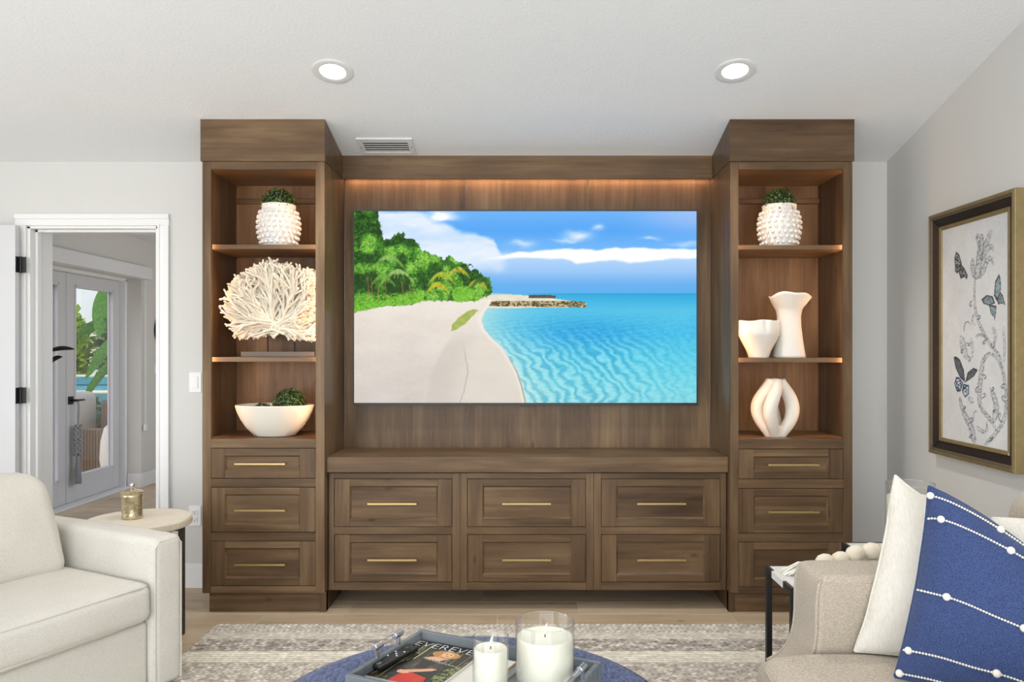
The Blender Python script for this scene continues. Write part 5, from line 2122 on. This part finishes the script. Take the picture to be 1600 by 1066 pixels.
for k_, (bx_, by_, sx_, sy_) in enumerate(((1519, 470, -4, 8), (1527, 500, 5, -6), (1541, 532, -6, 5), (1550, 545, 5, -9), (1536, 585, 5, 6), (1528, 604, -4, 8), (1535, 622, 5, -6), (1570, 600, -6, 6), (1571, 628, -6, -8), (1565, 660, -5, -12), (1504, 640, 5, -4), (1514, 662, 6, -8), (1520, 680, -6, 4), (1545, 690, 6, -4), (1506, 545, -5, 6), (1510, 536, 6, 4), (1512, 556, 4, 8), (1556, 640, -5, 4), (1549, 612, 4, -6))):
    ci = strokes(ci, [(bx_, by_), (bx_ + sx_ * .7, by_ + sy_ * .3), (bx_ + sx_, by_ + sy_), (bx_ + sx_ * .4, by_ + sy_ * 1.2), (bx_ + sx_ * .3, by_ + sy_ * .7)], 1.3, .8, INK, .75, 40 + k_)
# the big scrolling bloom
ci = strokes(ci, [(1523, 434), (1519, 418), (1520, 405)], 5, 4, INK2, .8, 20)
ci = strokes(ci, [(1526, 432), (1530, 408), (1533, 388), (1534, 368)], 9, 5, INK2, .85, 21)
ci = strokes(ci, [(1531, 432), (1538, 420), (1541, 408), (1549, 402), (1552, 414)], 6, 2.4, INK2, .8, 22)
ci = strokes(ci, [(1533, 404), (1541, 390), (1549, 384), (1552, 392)], 7, 2.4, INK2, .7, 23)
ci = strokes(ci, [(1531, 390), (1526, 372), (1528, 366), (1531, 372)], 3.4, 1.5, INK, .8, 24)
ci = strokes(ci, [(1539, 384), (1545, 370), (1549, 360)], 6, 3, INK2, .6, 25)


def wing(img_, poly, c_, rim, spots=0.5, sd=0):
    mk = inpoly(qx, qy, poly)
    px_ = np.array([p[0] for p in poly])
    py_ = np.array([p[1] for p in poly])
    cx, cy = px_.mean(), py_.mean()
    sc_l = 1.0
    inner = inpoly(cx + (qx - cx) * 1.32, cy + (qy - cy) * 1.32, poly)
    n_ = fbm(qx / 1.5, qy / 2.0, 50 + sd, 2)
    cc_ = mixc(np.ones_like(img_) * c_, rim, np.where(inner, smooth(.48, .60, n_) * spots, .92))
    return np.where(mk[..., None], cc_, img_)


DK = col(58, 60, 64)
ci = wing(ci, [(1494, 393), (1491, 404), (1492, 414), (1497, 421), (1503, 413), (1499, 398)], col(150, 152, 154), DK, .9, 1)
ci = wing(ci, [(1492, 414), (1492, 424), (1496, 428), (1500, 421)], col(140, 142, 144), DK, .9, 2)
ci = wing(ci, [(1501, 412), (1498, 426), (1501, 436), (1507, 433), (1511, 437), (1512, 430), (1507, 419)], col(140, 142, 144), DK, .9, 3)
ci = wing(ci, [(1561, 428), (1555, 440), (1553, 462), (1557, 470), (1562, 466), (1564, 448), (1563, 434)], col(150, 172, 178), DK, .3, 4)
ci = wing(ci, [(1557, 468), (1560, 476), (1566, 474), (1571, 477), (1567, 462), (1563, 456)], col(140, 156, 162), DK, .5, 5)
ci = wing(ci, [(1533, 468), (1537, 475), (1546, 478), (1555, 474), (1551, 463), (1542, 461)], col(140, 156, 162), DK, .3, 6)
ci = wing(ci, [(1545, 476), (1548, 490), (1553, 496), (1554, 502), (1556, 490), (1557, 478)], col(150, 172, 178), DK, .4, 7)
ci = wing(ci, [(1490, 558), (1493, 575), (1500, 590), (1508, 598), (1506, 578), (1500, 562), (1494, 557)], col(98, 104, 112), DK, .5, 8)
ci = wing(ci, [(1508, 598), (1514, 594), (1522, 588), (1528, 578), (1521, 575), (1512, 582)], col(104, 110, 118), DK, .4, 9)
ci = wing(ci, [(1494, 589), (1491, 600), (1495, 612), (1501, 612), (1505, 598), (1499, 590)], col(196, 206, 216), col(48, 62, 84), .95, 10)
ci = wing(ci, [(1505, 600), (1503, 612), (1508, 622), (1514, 616), (1514, 602)], col(196, 206, 216), col(48, 62, 84), .95, 11)
grid_mesh('canvas', np.stack([np.full(qx.shape, xc), gy_, gz_], -1), M['canvas'], ci, pf)

# ------------------------------------------------------------------ garden beyond the glazed doors
tag(MB().box(-16, HX - .285, 4.0, 20, -.2, -.02).build('patio', M['patio']), kind='structure')
tag(MB().box(-22, -3.0, 15.5, 15.8, -.1, 3.3).build('wall_garden', M['stucco']), kind='structure')
tag(MB().box(-9.2, -9.0, 4.0, 15.5, -.1, 3.3).build('wall_garden_side', M['stucco']), kind='structure')

# raised pool
pl = thing('raised_pool', 'raised swimming pool with pale coping seen through the glazed door', 'pool', (-6.9, 12, 0))
PX0, PX1, PY0, PY1, PZ = -8.6, -5.6, 10.6, 13.2, .78
for (a, b, c_, d) in ((PX0, PX1, PY0 - .25, PY0), (PX0, PX1, PY1, PY1 + .25), (PX0 - .25, PX0, PY0 - .25, PY1 + .25), (PX1, PX1 + .25, PY0 - .25, PY1 + .25)):
    MB().box(a, b, c_, d, -.02, PZ).build('pool_wall', M['pool_tile'], pl)
    back = c_ == PY1
    MB().box(a, b, c_, d, PZ, PZ + (.16 if back else .03)).build('coping', M['coping'], pl, bevel=.006)
MB().box(PX0, PX1, PY1 - .03, PY1, PZ, PZ + .13).build('tile_band', M['pool_tile'], pl)
MB().box(PX0, PX1, PY0, PY1, .3, PZ - .02).build('water', M['water'], pl)

# wicker lounge chair
wk = thing('wicker_armchair', 'brown wicker patio armchair with cream cushions outside the glazed door', 'armchair', (-4.86, 8.55, -.02))
m = MB()
m.rbox((-4.68, 8.20, .26), (.36, .13, .54), .03, 3, 3)
m.build('arm', M['wicker'], wk, smooth='all')
m = MB()
m.rbox((-4.68, 8.98, .26), (.36, .13, .54), .03, 3, 3)
m.build('arm', M['wicker'], wk, smooth='all')
m = MB()
m.rbox((-4.76, 8.59, .16), (.66, .66, .34), .03, 3, 3)
m.build('seat_base', M['wicker'], wk, smooth='all')
m = MB()
m.rbox((-4.66, 8.80, .40), (.26, .36, .78), .03, 3, 3)
m.build('backrest', M['wicker'], wk, smooth='all')
m = MB()
m.rbox((-5.0, 8.52, .66), (.20, .52, .46), .07, 4, 4, (.03, 0, .02))
m.build('cushion', M['white_fabric'], wk, smooth='all')
for j in range(12):      # woven ribs on the near arm
    MB().tube([(-4.85 + j * .031, 8.133, -.005), (-4.85 + j * .031, 8.131, .52)], .006, 6).build('rib', M['wicker'], wk, smooth='all')

# rounded cream planter
pt_ = thing('garden_planter', 'rounded cream planter outside at the edge of the glazed door', 'planter', (-4.265, 7.95, -.02))
m = MB()
m.lathe([(.08, -.02), (.115, .08), (.14, .24), (.132, .42), (.10, .56), (.075, .59), (.068, .56), (.001, .5)], (-4.265, 7.95, 0), 40)
m.build('body', M['bowl'], pt_, smooth='all')


def big_leaf(m, p0, d, L_, w, droop, tw=0.0):
    d = Vector(d).normalized()
    sidev = d.cross(Vector((0, 0, 1)))
    if sidev.length < .1:
        sidev = Vector((1, 0, 0))
    sidev.normalize()
    sidev = Matrix.Rotation(tw, 3, d) @ sidev
    n_ = 9
    vs = []
    for i in range(n_):
        t_ = i / (n_ - 1)
        c_ = Vector(p0) + d * L_ * t_ + Vector((0, 0, -droop * t_ * t_))
        ww = w * math.sin(PI * (t_ * .92 + .06)) ** .7
        up = sidev.cross(d).normalized()
        vs += [c_ - sidev * ww + up * ww * .18, c_, c_ + sidev * ww + up * ww * .18]
    fs = []
    for i in range(n_ - 1):
        b = i * 3
        fs += [(b, b + 1, b + 4, b + 3), (b + 1, b + 2, b + 5, b + 4)]
    m.add(vs, fs)


rl = random.Random(21)


def banana(label, x, yv, h, n_, spread=1.0):
    t = thing('banana_plant', label, 'plant', (x, yv, -.02))
    m = MB()
    m.tube([(x, yv, -.02), (x + .03, yv, h * .5), (x, yv, h)], [.07, .06, .035], 10)
    m.build('stem', M['bark'], t, smooth='all')
    for j in range(n_):
        a = 2 * PI * j / n_ + rl.uniform(-.3, .3)
        el = rl.uniform(.2, 1.1)
        m = MB()
        big_leaf(m, (x, yv, h * rl.uniform(.75, 1.0)), (math.cos(a) * spread, math.sin(a) * spread, el), rl.uniform(.9, 1.5), rl.uniform(.16, .26), rl.uniform(.2, .9), rl.uniform(-.5, .5))
        m.build('leaf', M['banana'], t, smooth='all', fix=False)


bp_ = thing('banana_plant', 'banana plant with broad green leaves at the right of the garden view', 'plant', (-4.98, 9.45, -.02))
m = MB()
m.tube([(-4.98, 9.45, -.02), (-4.96, 9.45, .9), (-5.0, 9.45, 1.75)], [.07, .06, .03], 10)
m.build('stem', M['bark'], bp_, smooth='all')
for (p0, d, L_, w, dr_, tw) in (((-5.16, 9.42, 2.16), (-.08, -.1, -1), .62, .115, .0, 1.5), ((-5.0, 9.45, 1.70), (-1, -.1, .12), .58, .085, .28, .9),
                                ((-5.0, 9.45, 1.55), (-.8, .1, -.5), .55, .07, .25, 1.2), ((-5.0, 9.45, 1.76), (.3, .1, 1), .8, .14, .1, .4),
                                ((-5.02, 9.45, 1.30), (-1, -.1, -.9), .60, .05, .2, 1.0), ((-5.0, 9.45, 1.76), (-.25, .1, 1), .55, .10, .0, 1.2), ((-4.98, 9.45, 1.72), (.8, -.2, .6), .7, .12, .3, .6)):
    m = MB()
    big_leaf(m, p0, d, L_, w, dr_, tw)
    m.build('leaf', M['banana'], bp_, smooth='all', fix=False)


def shrub(label, x, yv, z0, r, h, n_, mt, size=.10):
    t = thing('garden_shrub', label, 'shrub', (x, yv, -.02))
    m = MB()
    for j in range(5):
        a = 2 * PI * j / 5
        m.tube([(x, yv, -.02), (x + .3 * r * math.cos(a), yv + .3 * r * math.sin(a), z0 + h * .5)], [.03, .012], 6)
    m.build('stems', M['bark'], t)
    m = MB()
    for j in range(n_):
        while True:
            q = Vector((rl.uniform(-1, 1), rl.uniform(-1, 1), rl.uniform(-1, 1)))
            if q.length < 1:
                break
        c_ = Vector((x + q.x * r, yv + q.y * r, z0 + h / 2 + q.z * h / 2))
        d = Vector((rl.uniform(-1, 1), rl.uniform(-1, 1), rl.uniform(-.4, .9))).normalized()
        s_ = d.orthogonal().normalized()
        L_ = size * rl.uniform(.6, 1.4)
        m.add([c_, c_ + d * L_ * .5 + s_ * L_ * .3, c_ + d * L_, c_ + d * L_ * .5 - s_ * L_ * .3], [(0, 1, 2, 3)])
    o = m.build('foliage', mt, t, fix=False)
    o['kind'] = 'stuff'
    return t


shrub('bright lime green leafy shrub behind the pool, left of the two', -8.36, 14.1, .55, .40, 1.55, 900, M['shrub'], .15)
shrub('looser green shrub behind the pool, right of the two', -7.50, 14.2, .55, .40, 1.45, 900, M['hedge'], .15)
shrub('dark green clipped shrub between the wicker armchair and the pool', -5.62, 9.85, .0, .38, .74, 900, M['hedge'], .09)
